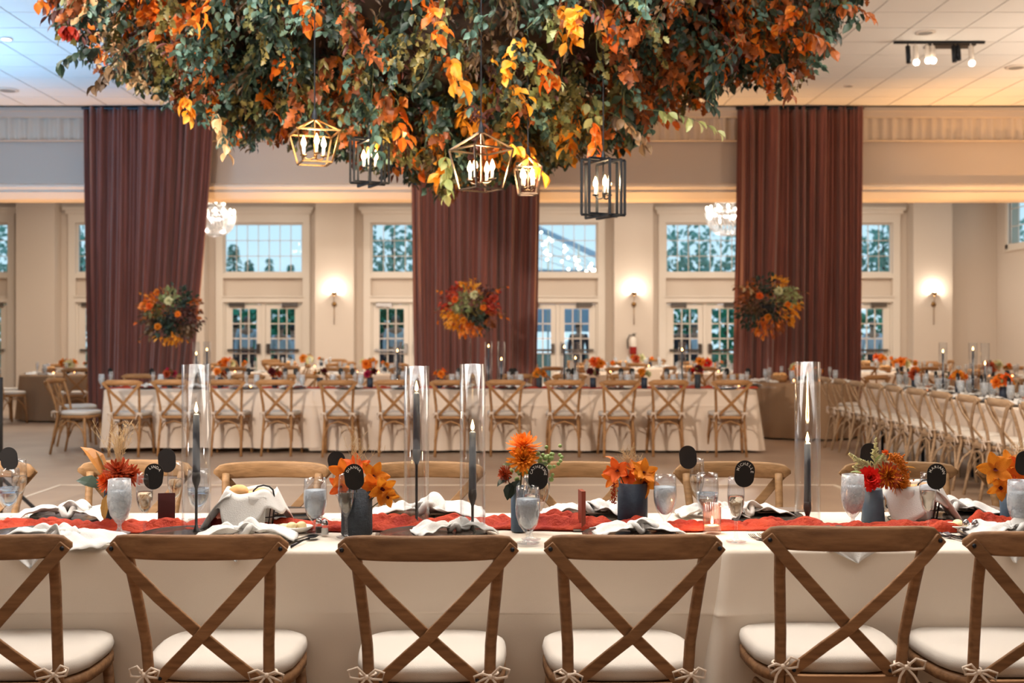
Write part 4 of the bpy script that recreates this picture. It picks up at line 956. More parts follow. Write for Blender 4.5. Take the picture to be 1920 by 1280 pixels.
for k in range(420):
    f = r.random(); px = 1672+f*40-14*f*f+r.gauss(0, 5); py = 858+r.gauss(0, 4)+55*f*f*f+(f-.2)*8; b.ball(rel(px, py, L5, r.uniform(-.03, .01)), .0035, n=5, m=3)
o = b.build('amaranth', 'p_amber', t); o['kind'] = 'stuff'
mum(t, rel(1660, 848, L5), .014, (0, -1, 0), 'p_coral', 9, 3, 9, .3)
for px, py, d, l, c in ((1655, 925, (.2, -.2, -.9), .05, (214, 150, 70)), (1620, 890, (-.9, -.1, .3), .05, (150, 170, 110)), (1640, 870, (.4, -.2, .7), .05, (120, 140, 84)), (1690, 880, (.9, 0, .2), .05, (206, 150, 60))): bigleaf(t, rel(px, py, L5, -.03), d, l, c, 'narrow', .4)
# V6
t, L6 = vase(1893, 977, .034, .125, 'bluegrey', 'blue-grey vase of large amber orchids at the right edge of the near table', .9)
for k, (px, py, s_, fc, m_) in enumerate(((1866, 880, .065, (-.3, -1, .2), 'p_amber'), (1890, 890, .065, (0, -1, .1), 'p_orange'), (1911, 878, .06, (.3, -1, .3), 'p_coral'), (1876, 912, .05, (-.3, -1, -.5), 'p_amber'), (1914, 898, .05, (.4, -1, 0), 'p_orange'), (1893, 868, .05, (0, -.6, .8), 'p_amber'))):
    p = rel(px, py, L6, -.035+.02*(k % 3)); orchid(t, p, s_, fc, m_, k+9); stems(t, L6, [p])
drygrass(t, rel(1905, 880, L6), 8, .09, .02, 6)
# ------------------------------------------------------------------ runner, napkins, menus, cutlery
def runner(x0, x1, yc, wd, amp, lab, seed, nu=420, nv=14, m='gauze', z=TZ):
    def fn(u, v):
        x = x0+(x1-x0)*u; c = yc+.025*math.sin(x*2.3+seed)+.012*math.sin(x*7+seed); a = (v-.5)*2; w_ = wd*(.75+.35*noise.noise(Vector((x*3, seed, 0))))
        h = abs(noise.noise(Vector((x*7, a*2.2, seed))))*amp*(.5+1.0*max(0, .3+noise.noise(Vector((x*2.2, seed+5, 1)))))+.25*amp*abs(noise.noise(Vector((x*26, a*5, seed))))
        e = (1-a*a)**.5 if abs(a) < 1 else 0
        return (x, c+a*w_/2+.015*noise.noise(Vector((x*14, a, 3))), z+.006+h*e)
    o = MB().grid(fn, nu, nv).build('table_runner', m, None, True); solid(o, .0015); return tag(o, lab, 'table runner')
runner(-2.2, X(866, 3.85), 3.835, .17, .075, 'crumpled red-orange gauze runner along the left of the near table', 1)
runner(X(868, 3.85), 2.85, 3.84, .17, .07, 'crumpled red-orange gauze runner along the right of the near table', 2)
runner(X(205, 13.9), X(1420, 13.9), 13.95, .2, .06, 'orange gauze runner down the long middle table', 3, 500, 6)
def napkin(px, py, rz, lab, sc=1.0, seed=0, knot=True, dz=0, yy=None, droop=0):
    loc = list(on_table(px, py)); loc[2] += dz
    if yy: loc[1] = yy; loc[0] = X(px, yy)
    t = thing('linen_napkin', lab, 'napkin', loc, rz, 'knotted white linen napkins'); r = random.Random(seed)
    for q, (s_, L_, W_) in enumerate(((-1, .15, .085), (1, .15, .10))):
        p = [r.uniform(0, 6) for _ in range(4)]; H = r.uniform(.02, .04)
        def fn(u, v):
            a = (v-.5)*2; d = u*L_*sc; w_ = (.014+W_*u**.9)*sc; fold = math.sin(a*5+p[0])*.35+math.sin(a*9+p[1]+u*2)*.2
            z_ = (.024+H*math.sin(PI*u*.9+.3)*(.6+.6*fold)+.014*noise.noise(Vector((u*4, a*3, seed))))*sc-.012*u*sc-droop*max(0, u-.55)**1.2*(1 if s_ < 0 else 0)
            return (s_*(.012*sc+d)*(1-.10*a*a), a*w_+.02*s_*math.sin(p[2])*u, max(.003, z_) if not droop else z_)
        solid(MB().grid(fn, 14, 18).build('cloth_tail', 'napkin', t, True), .003)
    if knot:
        pts = [(.022*sc*math.cos(a)*.8, .030*sc*math.sin(a), .030*sc+.014*sc*math.sin(2*a+seed)) for a in [2*PI*k/14 for k in range(14)]]
        MB().tube(pts, .0105*sc, 10, closed=True).build('knot', 'napkin', t, True)
        o = MB().grid(lambda u, v: ((-.03+.09*u+.01*math.sin(v*6+seed))*sc, (-.03+.055*v+.01*math.sin(u*5))*sc, (.03+.03*math.sin(PI*u)*(.6+.4*math.sin(v*7+seed))+.01*math.sin(v*9+u*6))*sc), 14, 10).build('knot_loop', 'napkin', t, True); solid(o, .004)
    return t
for k, a in enumerate(((128, 975, .1, 'white napkin knotted on the far left place setting', 1.15), (110, 1022, -.5, 'white napkin knot spilling toward the near left table edge', 1.1), (462, 1010, .2, 'white napkin bundled in front of the bread basket', 1.0), (800, 970, 0, 'white napkin laid flat behind the paired candle cylinders', 1.3), (852, 1002, .3, 'white knotted napkin above the third near chair rail', .85),
        (1105, 969, -.2, 'white peaked napkin behind the thin brown menu', 1.1), (1195, 1003, .2, 'white knotted napkin above the fourth near chair rail', .9), (1398, 971, .4, 'white knotted napkin behind the flute of MICHELLE', 1.0), (1780, 967, .1, 'white napkin on the plate behind the flute of MARIANN', 1.1), (1905, 1006, .2, 'white napkin near the right edge above the last chair rail', .95), (1335, 968, .0, 'white napkin beyond the ribbed votive', .8))):
    napkin(a[0], a[1], a[2], a[3], a[4], k+1)
def corner(px, py0, w_, h_, lab, seed):
    D = Y0-.025; x = X(px, D)
    def fn(u, v):
        ww = w_*(1-v)+.003; return (x+(u-.5)*ww+.2*v*w_*math.sin(seed), D-.014-.012*v-.008*math.sin(u*7+seed)*(v+.2), TZ+.008-h_*v)
    o = MB().grid(fn, 8, 8).build('napkin_corner', 'napkin', None, True); solid(o, .002)
    MB().grid(lambda u, v: (x+(u-.5)*w_*1.05, D-.012+.14*v, TZ+.009+.008*math.sin(u*8+seed)*v), 8, 4).build('napkin_fold', 'napkin', o, True)
    return tag(o, lab, 'napkin')
corner(52, 1040, .12, .05, 'white napkin corner hanging over the near table edge at the left', 1); corner(440, 1040, .06, .03, 'white napkin corner hanging below the rail of the second near chair', 2)
corner(1600, 1040, .14, .035, 'white napkin corners hanging below the rail of the fifth near chair', 3); corner(1905, 1040, .07, .035, 'white napkin corner hanging at the right edge', 5)
def plate(px, py, lab, r=.165, m='smoke_plate', D=None):
    loc = on_table(px, py)
    if D: loc = (X(px, D), D, TZ+.004)
    t = thing('charger_plate', lab, 'plate', loc, 0, 'smoky charger plates')
    MB().lathe([(.001, .002), (r*.6, .002), (r*.75, .006), (r, .014), (r-.002, .017), (r*.75, .009), (.001, .006)], 40).build('plate', m, t, True); MB().tube([(r*math.cos(a*PI/20), r*math.sin(a*PI/20), .016) for a in range(40)], .002, 5, closed=True).build('rim', 'gunmetal', t, True)
for px, lab in ((150, 'under the far left napkin'), (520, 'behind the bread basket'), (800, 'behind the paired cylinders'), (1105, 'behind the thin brown menu'), (1415, 'behind the flute of MICHELLE'), (1800, 'behind the flute of MARIANN')): plate(px, 970, 'smoky glass charger plate '+lab, D=4.04)
for px, lab in ((60, 'at the left'), (350, 'behind the second near chair'), (800, 'behind the third near chair'), (1180, 'behind the fourth near chair'), (1600, 'behind the fifth near chair'), (1890, 'behind the last near chair')): plate(px, 1010, 'smoky charger plate on the near side '+lab, .15, D=3.64)
def slab(nm, lab, cat, px, py, dx, dy, dz, m, rz=0, rx=0, up=0, ry=0):
    loc = list(on_table(px, py)); loc[2] += up; t = MB().box(-dx/2, dx/2, -dy/2, dy/2, 0, dz).build(nm, m, None, loc=loc, rot=(rx, ry, rz)); return tag(t, lab, cat)
slab('menu_card', 'maroon menu card standing upright beside the flute of LINDA', 'menu', 312, 990, .056, .006, .118, 'menu_maroon', .2, -.08)
slab('menu_card', 'thin brown menu card seen edge-on on a small clear foot', 'menu', 1091, 992, .014, .06, .125, 'menu_brown', .12, 0, .006)
slab('card_foot', 'small clear foot under the thin brown menu card', 'card holder', 1091, 993, .06, .05, .006, 'steel')
for px, py, lab in ((545, 968, 'taupe folded menu on the plate behind the basket'), (1130, 968, 'taupe menu on the plate behind the thin brown card'), (1455, 966, 'dark taupe menu on the plate left of the single cylinder'), (1835, 963, 'dark taupe menu on the plate behind the salt shakers'), (850, 968, 'taupe menu under the flat napkin')):
    slab('menu_sheet', lab, 'menu', px, py, .17, .10, .003, 'paper_taupe', .15, .0, .018)
def fork(px, py, rz, lab, m='gunmetal'):
    t = thing('dinner_fork', lab, 'fork', on_table(px, py), rz, 'forks on the near table')
    MB().bar((0, -.095, .003), (0, .03, .006), .003, .009).build('handle', m, t)
    MB().bar((0, .03, .006), (0, .055, .003), .002, .022).build('neck', m, t)
    for k in range(4): MB().tube([((k-1.5)*.0062, .055, .003), ((k-1.5)*.0062, .08, .003), ((k-1.5)*.0060, .10, .009)], .0014, 5).build('tine', m, t)
def spoon(px, py, rz, lab):
    t = thing('dinner_spoon', lab, 'spoon', on_table(px, py), rz, 'spoons on the near table')
    MB().tube([(0, -.09, .003), (0, 0, .007), (0, .05, .004)], [.005, .003, .003], 8, r2=[.002, .002, .002]).build('handle', 'gunmetal', t, True)
    MB().lathe([(.001, 0), (.012, .002), (.019, .007), (.018, .008), (.011, .003), (.001, .002)], 20).xf(Matrix.Translation((0, .075, .002)) @ Matrix.Diagonal((1, 1.45, 1, 1))).build('spoon_bowl', 'gunmetal', t, True)
def knife(px, py, rz, lab):
    t = thing('dinner_knife', lab, 'knife', on_table(px, py), rz, 'knives on the near table')
    MB().tube([(0, -.11, .004), (0, -.01, .004)], .006, 8, r2=.003).build('handle', 'gunmetal', t, True); MB().bar((0, -.01, .003), (0, .11, .003), .001, .014).build('blade', 'gunmetal', t)
fork(1436, 1016, .25, 'left fork of the pair in the gap right of the fourth near chair'); fork(1453, 1015, .25, 'right fork of the pair in the gap right of the fourth near chair')
fork(1800, 1013, .35, 'left fork of the pair between the fifth and last near chairs'); fork(1815, 1012, .35, 'right fork of the pair between the fifth and last near chairs'); fork(1862, 968, 1.9, 'fork on the far side by the amber orchid vase'); fork(372, 1003, .1, 'fork just above the second near chair rail')
spoon(568, 1017, -.25, 'dark spoon in the gap between the second and third near chairs'); spoon(1247, 1003, 1.2, 'dark spoon above the fourth near chair rail'); knife(548, 1016, -.35, 'knife left of the dark spoon'); knife(185, 1018, -.4, 'knife at the gap between the first two near chairs'); spoon(196, 1018, -.5, 'spoon at the gap between the first two near chairs'); fork(716, 998, 1.6, 'fork lying by the charcoal vase'); knife(60, 975, 1.3, 'knife on the far side near the left edge'); spoon(1095, 972, 1.0, 'spoon beyond the mum vase'); spoon(560, 965, .9, 'spoon on the far side behind the iced goblet')
# bread baskets
def basket(px, py, lab, rz=0, flip=1):
    loc = on_table(px, py); t = thing('bread_basket', lab, 'basket', loc, rz); a, b_ = .085, .06
    for z in (.004, .045, .085):
        k = .98+z*1.5; MB().tube([(a*k*math.copysign(abs(math.cos(q))**.5, math.cos(q)), b_*k*math.copysign(abs(math.sin(q))**.5, math.sin(q)), z) for q in [2*PI*i/28 for i in range(28)]], .002, 6, closed=True).build('wire_ring', 'black', t, True)
    MB().tube([(a*.86, -b_*.6, .004), (a*1.0, -b_*.75, .085), (a*.95, -b_*.7, .12)]+[(a*.55+a*.42*math.cos(q), -b_*.72, .12+.03*math.sin(q)) for q in (.5, 1.0, 1.57, 2.1, 2.7)]+[(a*.1, -b_*.75, .085)], .0028, 6).build('handle', 'black', t, True)
    for sx in (-1, 1):
        for sy in (-1, 1): MB().tube([(sx*a*.72, sy*b_*.72, .004), (sx*a*.85, sy*b_*.85, .085)], .002, 5).build('upright', 'black', t)
    def liner(u, v):
        q = 2*PI*u; k = (.80+v*.35); over = max(0, v-.62)/.38
        x = a*k*math.copysign(abs(math.cos(q))**.7, math.cos(q)); y = b_*k*math.copysign(abs(math.sin(q))**.7, math.sin(q)); z = .006+.125*min(v/.62, 1)+.012*math.sin(5*q+1)*v
        s_ = over*(.55+.5*max(0, math.sin(3*q+.6)))
        return (x*(1+.45*s_), y*(1+.45*s_)-.005*s_, max(.004, z-s_*.115))
    solid(MB().grid(liner, 60, 16).build('linen_liner', 'napkin', t, True), .003)
    def drape(u, v):    # long liner corner spilling out on one side
        return (flip*(-.05-.10*v**1.2+.02*(u-.5)), -.03+(u-.5)*.09*(1-.3*v), .115-.108*v**1.6+.012*math.sin(u*7+v*3))
    solid(MB().grid(drape, 12, 12).build('liner_corner', 'napkin', t, True), .003)
    solid(MB().grid(lambda u, v: (flip*(.03+.03*(u-.5)*2*(1-.25*v)), -.072-.004*math.sin(u*6), .118-.10*v), 10, 8).build('liner_corner', 'napkin', t, True), .003)
    for k, (x, y) in enumerate(((-.04, 0), (.035, -.01), (0, .02))): MB().ball((x, y, .126-.012*k), .033, .027, .022, 16, 10).build('bread_roll', 'bread', t, True)
basket(470, 990, 'black wire bread basket with white linen and golden rolls, left one', .1); basket(1712, 975, 'black wire bread basket with white linen beside the amaranth vase, right one', -.3, -1)
def butter(px, py, lab):
    t = thing('butter_dish', lab, 'dish', on_table(px, py)); MB().lathe([(.001, .002), (.05, .003), (.07, .018), (.068, .021), (.05, .007), (.001, .006)], 32).xf(Matrix.Diagonal((1, .7, 1, 1))).build('dish', 'china', t, True)
    r = random.Random(px)
    for k in range(5): MB().ball((r.uniform(-.032, .032), r.uniform(-.015, .015), .017+.006*(k % 2)), .017, .015, .012, 10, 7).build('butter_pat', 'butter', t, True)
butter(548, 997, 'white oval dish of butter pats left of the iced goblet'); butter(1795, 994, 'white oval dish of butter behind the flute of MARIANN')
def shaker(px, py, m, lab):
    t = thing('shaker', lab, 'shaker', on_table(px, py)); MB().lathe([(.001, 0), (.013, .001), (.0125, .032), (.010, .036)], 10).build('glass_body', 'glass', t)
    MB().lathe([(.001, .003), (.011, .003), (.0108, .022), (.001, .022)], 10).build('contents', m, t); MB().lathe([(.011, .034), (.011, .042), (.007, .050), (.001, .052)], 14).build('cap', 'chrome', t, True)
shaker(609, 1003, 'salt', 'salt shaker left of the charcoal vase'); shaker(598, 1000, 'pepper', 'pepper shaker behind the stem of the iced goblet'); shaker(1828, 1003, 'salt', 'salt shaker near the right end of the runner'); shaker(1811, 1003, 'pepper', 'pepper shaker beside the right salt shaker')
slab('menu_sheet', 'taupe menu lying above the third near chair rail', 'menu', 750, 1003, .16, .07, .003, 'paper_taupe', .1); slab('menu_sheet', 'taupe menu lying above the second near chair rail', 'menu', 420, 1004, .14, .07, .003, 'paper_taupe', .2)
# ------------------------------------------------------------------ hanging foliage cloud
OUT = [(80, 0), (130, 75), (160, 120), (215, 150), (260, 170), (330, 178), (370, 215), (415, 275), (450, 240), (520, 245), (560, 262), (620, 282), (680, 300), (740, 318), (790, 340), (835, 362), (870, 335), (930, 322), (980, 320), (1020, 318), (1080, 285), (1130, 272), (1200, 268), (1225, 215), (1262, 190), (1330, 196), (1380, 150), (1420, 118), (1470, 126), (1530, 152), (1560, 95), (1600, 30), (1640, 0)]
CD = 7.35
def outy(px):
    for (a, ya), (b_, yb) in zip(OUT, OUT[1:]):
        if a <= px <= b_: return ya+(yb-ya)*(px-a)/(b_-a)
    return -60
def zbot(x, D):
    px = CX+x*F/CD; return Z(outy(px), CD)+.10*((D-CD)/1.4)**2+(.30 if D < CD-.4 else 0)*min(1, (CD-.4-D)/1.0)
XA, XB = X(85, CD), X(1630, CD)
ct = thing('hanging_foliage_cloud', 'huge cloud of autumn leaves and branches hung from the ceiling over the room', 'floral installation', (0, CD, CZ))
for x in (-2.2, -.8, .6, 1.7):
    for dy in (-.7, .7): MB().tube([(x, dy, 0), (x, dy, -1.1)], .006, 5).build('hanging_cable', 'iron', ct)
fr = MB()
for k in range(5): fr.tube([(XA*.8, -1+k*.5, -.95), (XB*.8, -1+k*.5, -.95)], .012, 5)
for k in range(9): fr.tube([(XA*.8+(XB-XA)*.8*k/8, -1.05, -.95), (XA*.8+(XB-XA)*.8*k/8, 1.05, -.95)], .012, 5)
fr.build('wire_frame', 'iron', ct)
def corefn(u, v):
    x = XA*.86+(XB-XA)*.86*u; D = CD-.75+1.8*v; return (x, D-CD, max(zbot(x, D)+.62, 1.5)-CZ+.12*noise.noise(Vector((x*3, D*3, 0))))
o = MB().grid(corefn, 50, 22).build('dark_fill_core', 'core_dark', ct, True); solid(o, .3, 1)  # added dark sheet, stands in for shade between leaves and hides the ceiling
r = random.Random(77); items = []; sprays = MB()
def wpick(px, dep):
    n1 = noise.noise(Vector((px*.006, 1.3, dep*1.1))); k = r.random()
    if dep > .30: pool = ['dark']*5+['brown']*4+['burg']*3+['olive', 'teal', 'rust']  # inner leaves picked darker, shade of the depth put into their colour
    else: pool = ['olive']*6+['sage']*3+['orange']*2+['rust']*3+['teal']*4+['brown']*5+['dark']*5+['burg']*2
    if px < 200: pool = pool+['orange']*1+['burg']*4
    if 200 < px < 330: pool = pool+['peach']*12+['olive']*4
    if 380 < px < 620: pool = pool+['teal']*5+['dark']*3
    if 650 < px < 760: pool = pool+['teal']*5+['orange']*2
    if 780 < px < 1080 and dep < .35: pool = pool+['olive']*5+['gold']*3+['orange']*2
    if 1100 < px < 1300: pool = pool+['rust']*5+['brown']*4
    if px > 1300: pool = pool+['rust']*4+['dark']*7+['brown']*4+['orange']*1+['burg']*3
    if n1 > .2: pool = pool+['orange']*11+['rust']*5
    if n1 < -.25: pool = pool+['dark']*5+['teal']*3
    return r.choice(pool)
LBOX = ((542, 638, 222, 306, 6.1), (850, 956, 246, 355, 6.2), (962, 1018, 300, 364, 6.6), (1089, 1173, 298, 406, 6.5), (658, 730, 315, 346, 6.9))
NS = 2900; made = 0
while made < NS:
    x = r.uniform(XA, XB); D = CD+r.uniform(-1.35, 1.35)
    ex = ((x-(XA+XB)/2)/((XB-XA)/2)); ey = (D-CD)/1.4
    if abs(ex)**3+abs(ey)**3 > 1.0: continue
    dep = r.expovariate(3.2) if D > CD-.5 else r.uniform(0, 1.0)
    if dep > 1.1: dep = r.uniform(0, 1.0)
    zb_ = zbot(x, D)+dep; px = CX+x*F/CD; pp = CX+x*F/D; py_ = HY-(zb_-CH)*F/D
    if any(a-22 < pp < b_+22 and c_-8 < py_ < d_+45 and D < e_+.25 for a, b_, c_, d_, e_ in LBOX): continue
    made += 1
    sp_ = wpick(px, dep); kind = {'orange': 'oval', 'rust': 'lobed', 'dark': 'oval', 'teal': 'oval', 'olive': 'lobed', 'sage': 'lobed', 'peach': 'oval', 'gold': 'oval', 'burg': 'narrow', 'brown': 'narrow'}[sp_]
    if r.random() < .25: kind = r.choice(('oval', 'narrow', 'lobed'))
    Ls = r.uniform(.16, .36); n_ = r.randint(13, 22)
    lean = Vector((r.gauss(ex*.35, .35), r.gauss((D-CD)*.15-.1, .35), -1)).normalized(); tip = Vector((x, D-CD, zb_-CZ)); top = tip-lean*Ls
    sz = {'orange': .088, 'gold': .088, 'rust': .085, 'dark': .072, 'teal': .06, 'olive': .068, 'sage': .065, 'peach': .065, 'burg': .065, 'brown': .06}[sp_]*r.uniform(.72, 1.15)
    if made % 2: sprays.tube([top, (top+tip)/2+Vector((r.uniform(-.03, .03), 0, 0)), tip], .0025, 3, cap=False)
    for k in range(n_):
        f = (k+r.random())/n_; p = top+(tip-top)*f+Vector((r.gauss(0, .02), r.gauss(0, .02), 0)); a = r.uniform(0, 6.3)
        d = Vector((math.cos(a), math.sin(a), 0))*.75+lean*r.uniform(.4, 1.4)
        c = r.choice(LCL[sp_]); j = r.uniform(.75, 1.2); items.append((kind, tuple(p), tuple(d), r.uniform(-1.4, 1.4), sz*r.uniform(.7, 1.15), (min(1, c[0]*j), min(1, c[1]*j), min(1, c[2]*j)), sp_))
# trailing tendrils that leave the outline
for (x0, y0_, x1, y1_, sp_) in ((205, 90, 112, 118, 'dark'), (1200, 205, 1345, 245, 'sage'), (1140, 210, 1205, 268, 'brown'), (1465, 110, 1482, 178, 'rust'), (150, 20, 90, 30, 'burg'), (140, 60, 112, 55, 'red'), (1560, 10, 1630, 30, 'rust'), (1400, 60, 1325, 190, 'dark'), (400, 200, 425, 285, 'peach'), (345, 180, 352, 215, 'gold'), (1110, 220, 1118, 290, 'orange'), (1340, 100, 1335, 200, 'dark'), (1500, 60, 1560, 95, 'rust'), (230, 120, 180, 160, 'brown'), (690, 200, 712, 300, 'teal'), (710, 20, 722, 118, 'gold'), (835, 280, 838, 365, 'sage'), (940, 260, 1020, 325, 'gold')):
    a = Vector((X(x0, 6.6), 6.6-CD, Z(y0_, 6.6)-CZ)); b_ = Vector((X(x1, 6.6), 6.6-CD, Z(y1_, 6.6)-CZ)); mid = (a+b_)/2+Vector((0, 0, .06)); pts = arc(a, mid, b_, 8); sprays.tube(pts, .002, 3, cap=False)
    for k in range(14):
        q = pts[min(8, 2+k//2)]; an = r.uniform(0, 6.3); items.append(('oval' if sp_ != 'burg' else 'narrow', tuple(q), (math.cos(an)*.5+(b_-a).x, math.sin(an)*.5, -.7), r.uniform(-1, 1), r.uniform(.06, .09), r.choice(LCL[sp_]), 'tendril'))
sprays.build('twigs', 'stem', ct)['kind'] = 'stuff'
# the leaves that show largest are parts of their own (300), the rest one mass
def show(it): p = it[1]; return it[4]/(p[1]+CD)*(1.6 if it[6] in ('orange', 'gold', 'tendril') else 1)*(1 if (zbot(p[0], p[1]+CD)+.22 > p[2]+CZ) else .3)
items.sort(key=show, reverse=True)
for it in items[:300]: leaf_obj(ct, (it[0], it[1], it[2], it[3], it[4]*1.05, it[5]))
o = put('foliage', scatter_mesh('foliage', [i[:6] for i in items[300:]]), ct); o['kind'] = 'stuff'
# ------------------------------------------------------------------ lanterns
def wireframe(b, loops, w_):
    for a, c in loops: b.bar(a, c, w_, w_, (.3, .2, .9) if abs((Vector(c)-Vector(a)).normalized().dot(Vector((.3, .2, .9)).normalized())) < .95 else (1, 0, 0))
def lantern(px, py_top, py_bot, wpx, D, rz, m, lab, nb=4, wide=None):
    s = D/F; H = (py_bot-py_top)*s; W_ = wpx*s/2/1.2; loc = (X(px, D), D, Z(py_bot, D)); t = thing('pendant_lantern', lab, 'lantern', loc, rz); wb = W_*.68; hs = H*.68; b = MB(); b2 = MB(); w_ = .0085
    for sx, sy in ((-1, -1), (1, -1), (1, 1), (-1, 1)):
        b_ = (sx*wb, sy*wb, 0); m_ = (sx*W_, sy*W_, hs); MB().bar(b_, m_, w_, w_, (1, 0, 0)).bar(m_, (0, 0, H), w_, w_, (1, 0, 0)).build('corner_bar', m, t)
    for k in range(4):
        c = [(-1, -1), (1, -1), (1, 1), (-1, 1)]; a, e = c[k], c[(k+1) % 4]; up = (0, 0, 1)
        b.bar((a[0]*wb, a[1]*wb, 0), (e[0]*wb, e[1]*wb, 0), w_, w_, up); b2.bar((a[0]*W_, a[1]*W_, hs), (e[0]*W_, e[1]*W_, hs), w_, w_, up)
    b.build('base_ring', m, t); b2.build('shoulder_ring', m, t)
    candles(t, W_*.55, hs*.18, hs, nb, m, H); return t
def candles(t, ra, z0, hs, nb, m, H, top=None):
    MB().tube([(0, 0, H), (0, 0, z0)], .005, 6).build('centre_rod', m, t); MB().tube([(0, 0, H-.01), (0, 0, H+.02), (0, 0, H+.05)], [.018, .014, .006], 8).build('loop', 'iron', t)
    MB().tube([(0, 0, H+.04), (0, 0, max(H+.5, CZ-t.location.z))], .004, 5).build('hanging_cord', 'iron', t)
    for k in range(nb):
        a = 2*PI*k/nb+.5; x, y = ra*math.cos(a), ra*math.sin(a)
        arm = MB().tube(arc((0, 0, z0), (x*.7, y*.7, z0-.02), (x, y, z0+.01), 5), .004, 6).lathe([(.004, 0), (.018, .004), (.018, .008), (.004, .01)], 12, (x, y, z0+.01)).build('candle_arm', m, t, True)
        MB().tube([(x, y, z0+.015), (x, y, z0+.06)], .008, 8).build('candle_sleeve', 'china', arm, True)
        MB().lathe([(.006, 0), (.013, .012), (.0145, .022), (.009, .042), (.0008, .062)], 12, (x, y, z0+.06)).build('flame_bulb', 'bulb', arm, True)
    l = t.location; light('POINT', 'lantern_light', (l.x, l.y, l.z+z0+.09), 9, (1, .68, .36), .03)
lantern(590, 222, 306, 96, 6.1, .35, 'brass', 'glowing brass pendant lantern hanging left-most under the foliage', 3)
lantern(902, 246, 355, 104, 6.2, .6, 'bronze', 'largest bronze pendant lantern with four flame bulbs before the middle curtain')
lantern(990, 292, 364, 56, 6.6, .1, 'bronze', 'small tapered bronze pendant lantern just right of the largest one')
def boxlantern(px, py_top, py_bot, wpx, D, rz, lab, nb=3):
    s = D/F; H = (py_bot-py_top)*s; W_ = wpx*s/2/1.05; t = thing('pendant_lantern', lab, 'lantern', (X(px, D), D, Z(py_bot, D)), rz)
    for k, an in enumerate((.35, .35+PI/2+.0)):
        c, sn = math.cos(an)*W_, math.sin(an)*W_; b = MB(); w_ = .014; z0, z1 = (0, H-.01) if k else (.01, H)
        for q in (-1, 1):
            ox, oy = -sn*.32*q, c*.32*q
            b.bar((-c+ox, -sn+oy, z0), (-c+ox, -sn+oy, z1), w_, w_, (1, 0, 0)).bar((c+ox, sn+oy, z0), (c+ox, sn+oy, z1), w_, w_, (1, 0, 0)).bar((-c+ox, -sn+oy, z0), (c+ox, sn+oy, z0), w_, w_).bar((-c+ox, -sn+oy, z1), (c+ox, sn+oy, z1), w_, w_)
        b.build('rectangular_frame', 'iron', t)
    candles(t, W_*.38, H*.34, H*.6, nb, 'iron', H)
boxlantern(1131, 300, 406, 84, 6.5, .15, 'black open-frame pendant lantern of crossed rectangles hanging at the right')
boxlantern(693, 262, 346, 72, 6.9, .1, 'black open-frame pendant lantern half buried in foliage left of the middle curtain')
# ------------------------------------------------------------------ tall arrangements on the middle table
def blob(parent, c, rx, rz_, zones, n_small, n_big, seed, size=.09):
    r = random.Random(seed); it = []
    for k in range(n_small+n_big):
        v = Vector((r.gauss(0, 1), r.gauss(0, 1), r.gauss(0, 1))).normalized(); f = r.uniform(.45, 1.08) if k < n_small else r.uniform(.85, 1.15)
        p = Vector((v.x*rx*f, v.y*rx*f, v.z*rz_*f)); best = min(zones, key=lambda z: (Vector((p.x/rx, p.z/rz_))-Vector(z[0])).length+r.uniform(0, .12)); sp_ = best[1]
        d = v+Vector((0, 0, -.35))+Vector((r.gauss(0, .4), r.gauss(0, .4), r.gauss(0, .4)))
        it.append((r.choice(('oval', 'lobed', 'narrow')) if k < n_small else r.choice(('oval', 'lobed')), tuple(p+Vector(c)), tuple(d), r.uniform(-1.5, 1.5), size*r.uniform(.7, 1.2), r.choice(LCL[sp_])))
    o = put('foliage', scatter_mesh('foliage', it[:n_small]), parent); o['kind'] = 'stuff'
    for i in it[n_small:]: leaf_obj(parent, i)
def tall(px, py, lab, zones, seed, D=13.95, R_=.34):
    z = Z(py, D); t = thing('tall_flower_arrangement', lab, 'flower arrangement', (X(px, D), D, TZ+.006)); zc = z-TZ-.006
    MB().lathe([(.001, .004), (.10, .004), (.10, .012), (.001, .012)], 24).tube([(0, 0, .01), (0, 0, zc-.1)], .012, 10).build('clear_stand', 'tubeglass', t, True)
    MB().lathe([(.001, -.12), (.07, -.10), (.09, .0), (.001, .02)], 16, (0, 0, zc)).build('bowl', 'black', t, True)
    blob(t, (0, 0, zc), R_, R_*.92, zones, 900, 110, seed, .065)
    r = random.Random(seed)
    for k in range(7):
        a = r.uniform(0, 6.3); b_ = Vector((math.cos(a)*R_*1.35, math.sin(a)*R_*.5, zc+r.uniform(-.35, .3))); pts = arc((0, 0, zc), (b_*.6+Vector((0, 0, zc*.5))), b_, 6); MB().tube(pts, .003, 4).build('stem', 'stem', t)
        sp_ = r.choice(('orange', 'rust', 'peach')); 
        for q in range(6): leaf_obj(t, ('oval', tuple(pts[3+q % 4]), (r.gauss(0, 1), r.gauss(0, 1), -.8), r.uniform(-1, 1), .07, r.choice(LCL[sp_])))
    for k, (dx, dz, R2, m_) in enumerate(((-.18, .1, .05, 'p_coral'), (.16, .0, .045, 'p_orange'), (-.08, -.15, .05, 'p_amber'), (.05, .16, .06, 'p_cream'))):
        mum(t, (dx, -R_*.9, zc+dz), R2, (dx, -1, .2), m_, seed+k, 4, 12, .35, 'blossom')
tall(322, 590, 'tall arrangement of dark and orange foliage before the left curtain', [((0, .5), 'sage'), ((.1, 0), 'dark'), ((-.65, .55), 'orange'), ((.6, 0), 'burg'), ((-.6, -.4), 'brown'), ((0, -1), 'gold'), ((.4, .6), 'dark'), ((.7, -.6), 'brown'), ((-.2, .1), 'olive'), ((-.2, -.4), 'dark'), ((1, .3), 'rust')], 1, R_=.35)
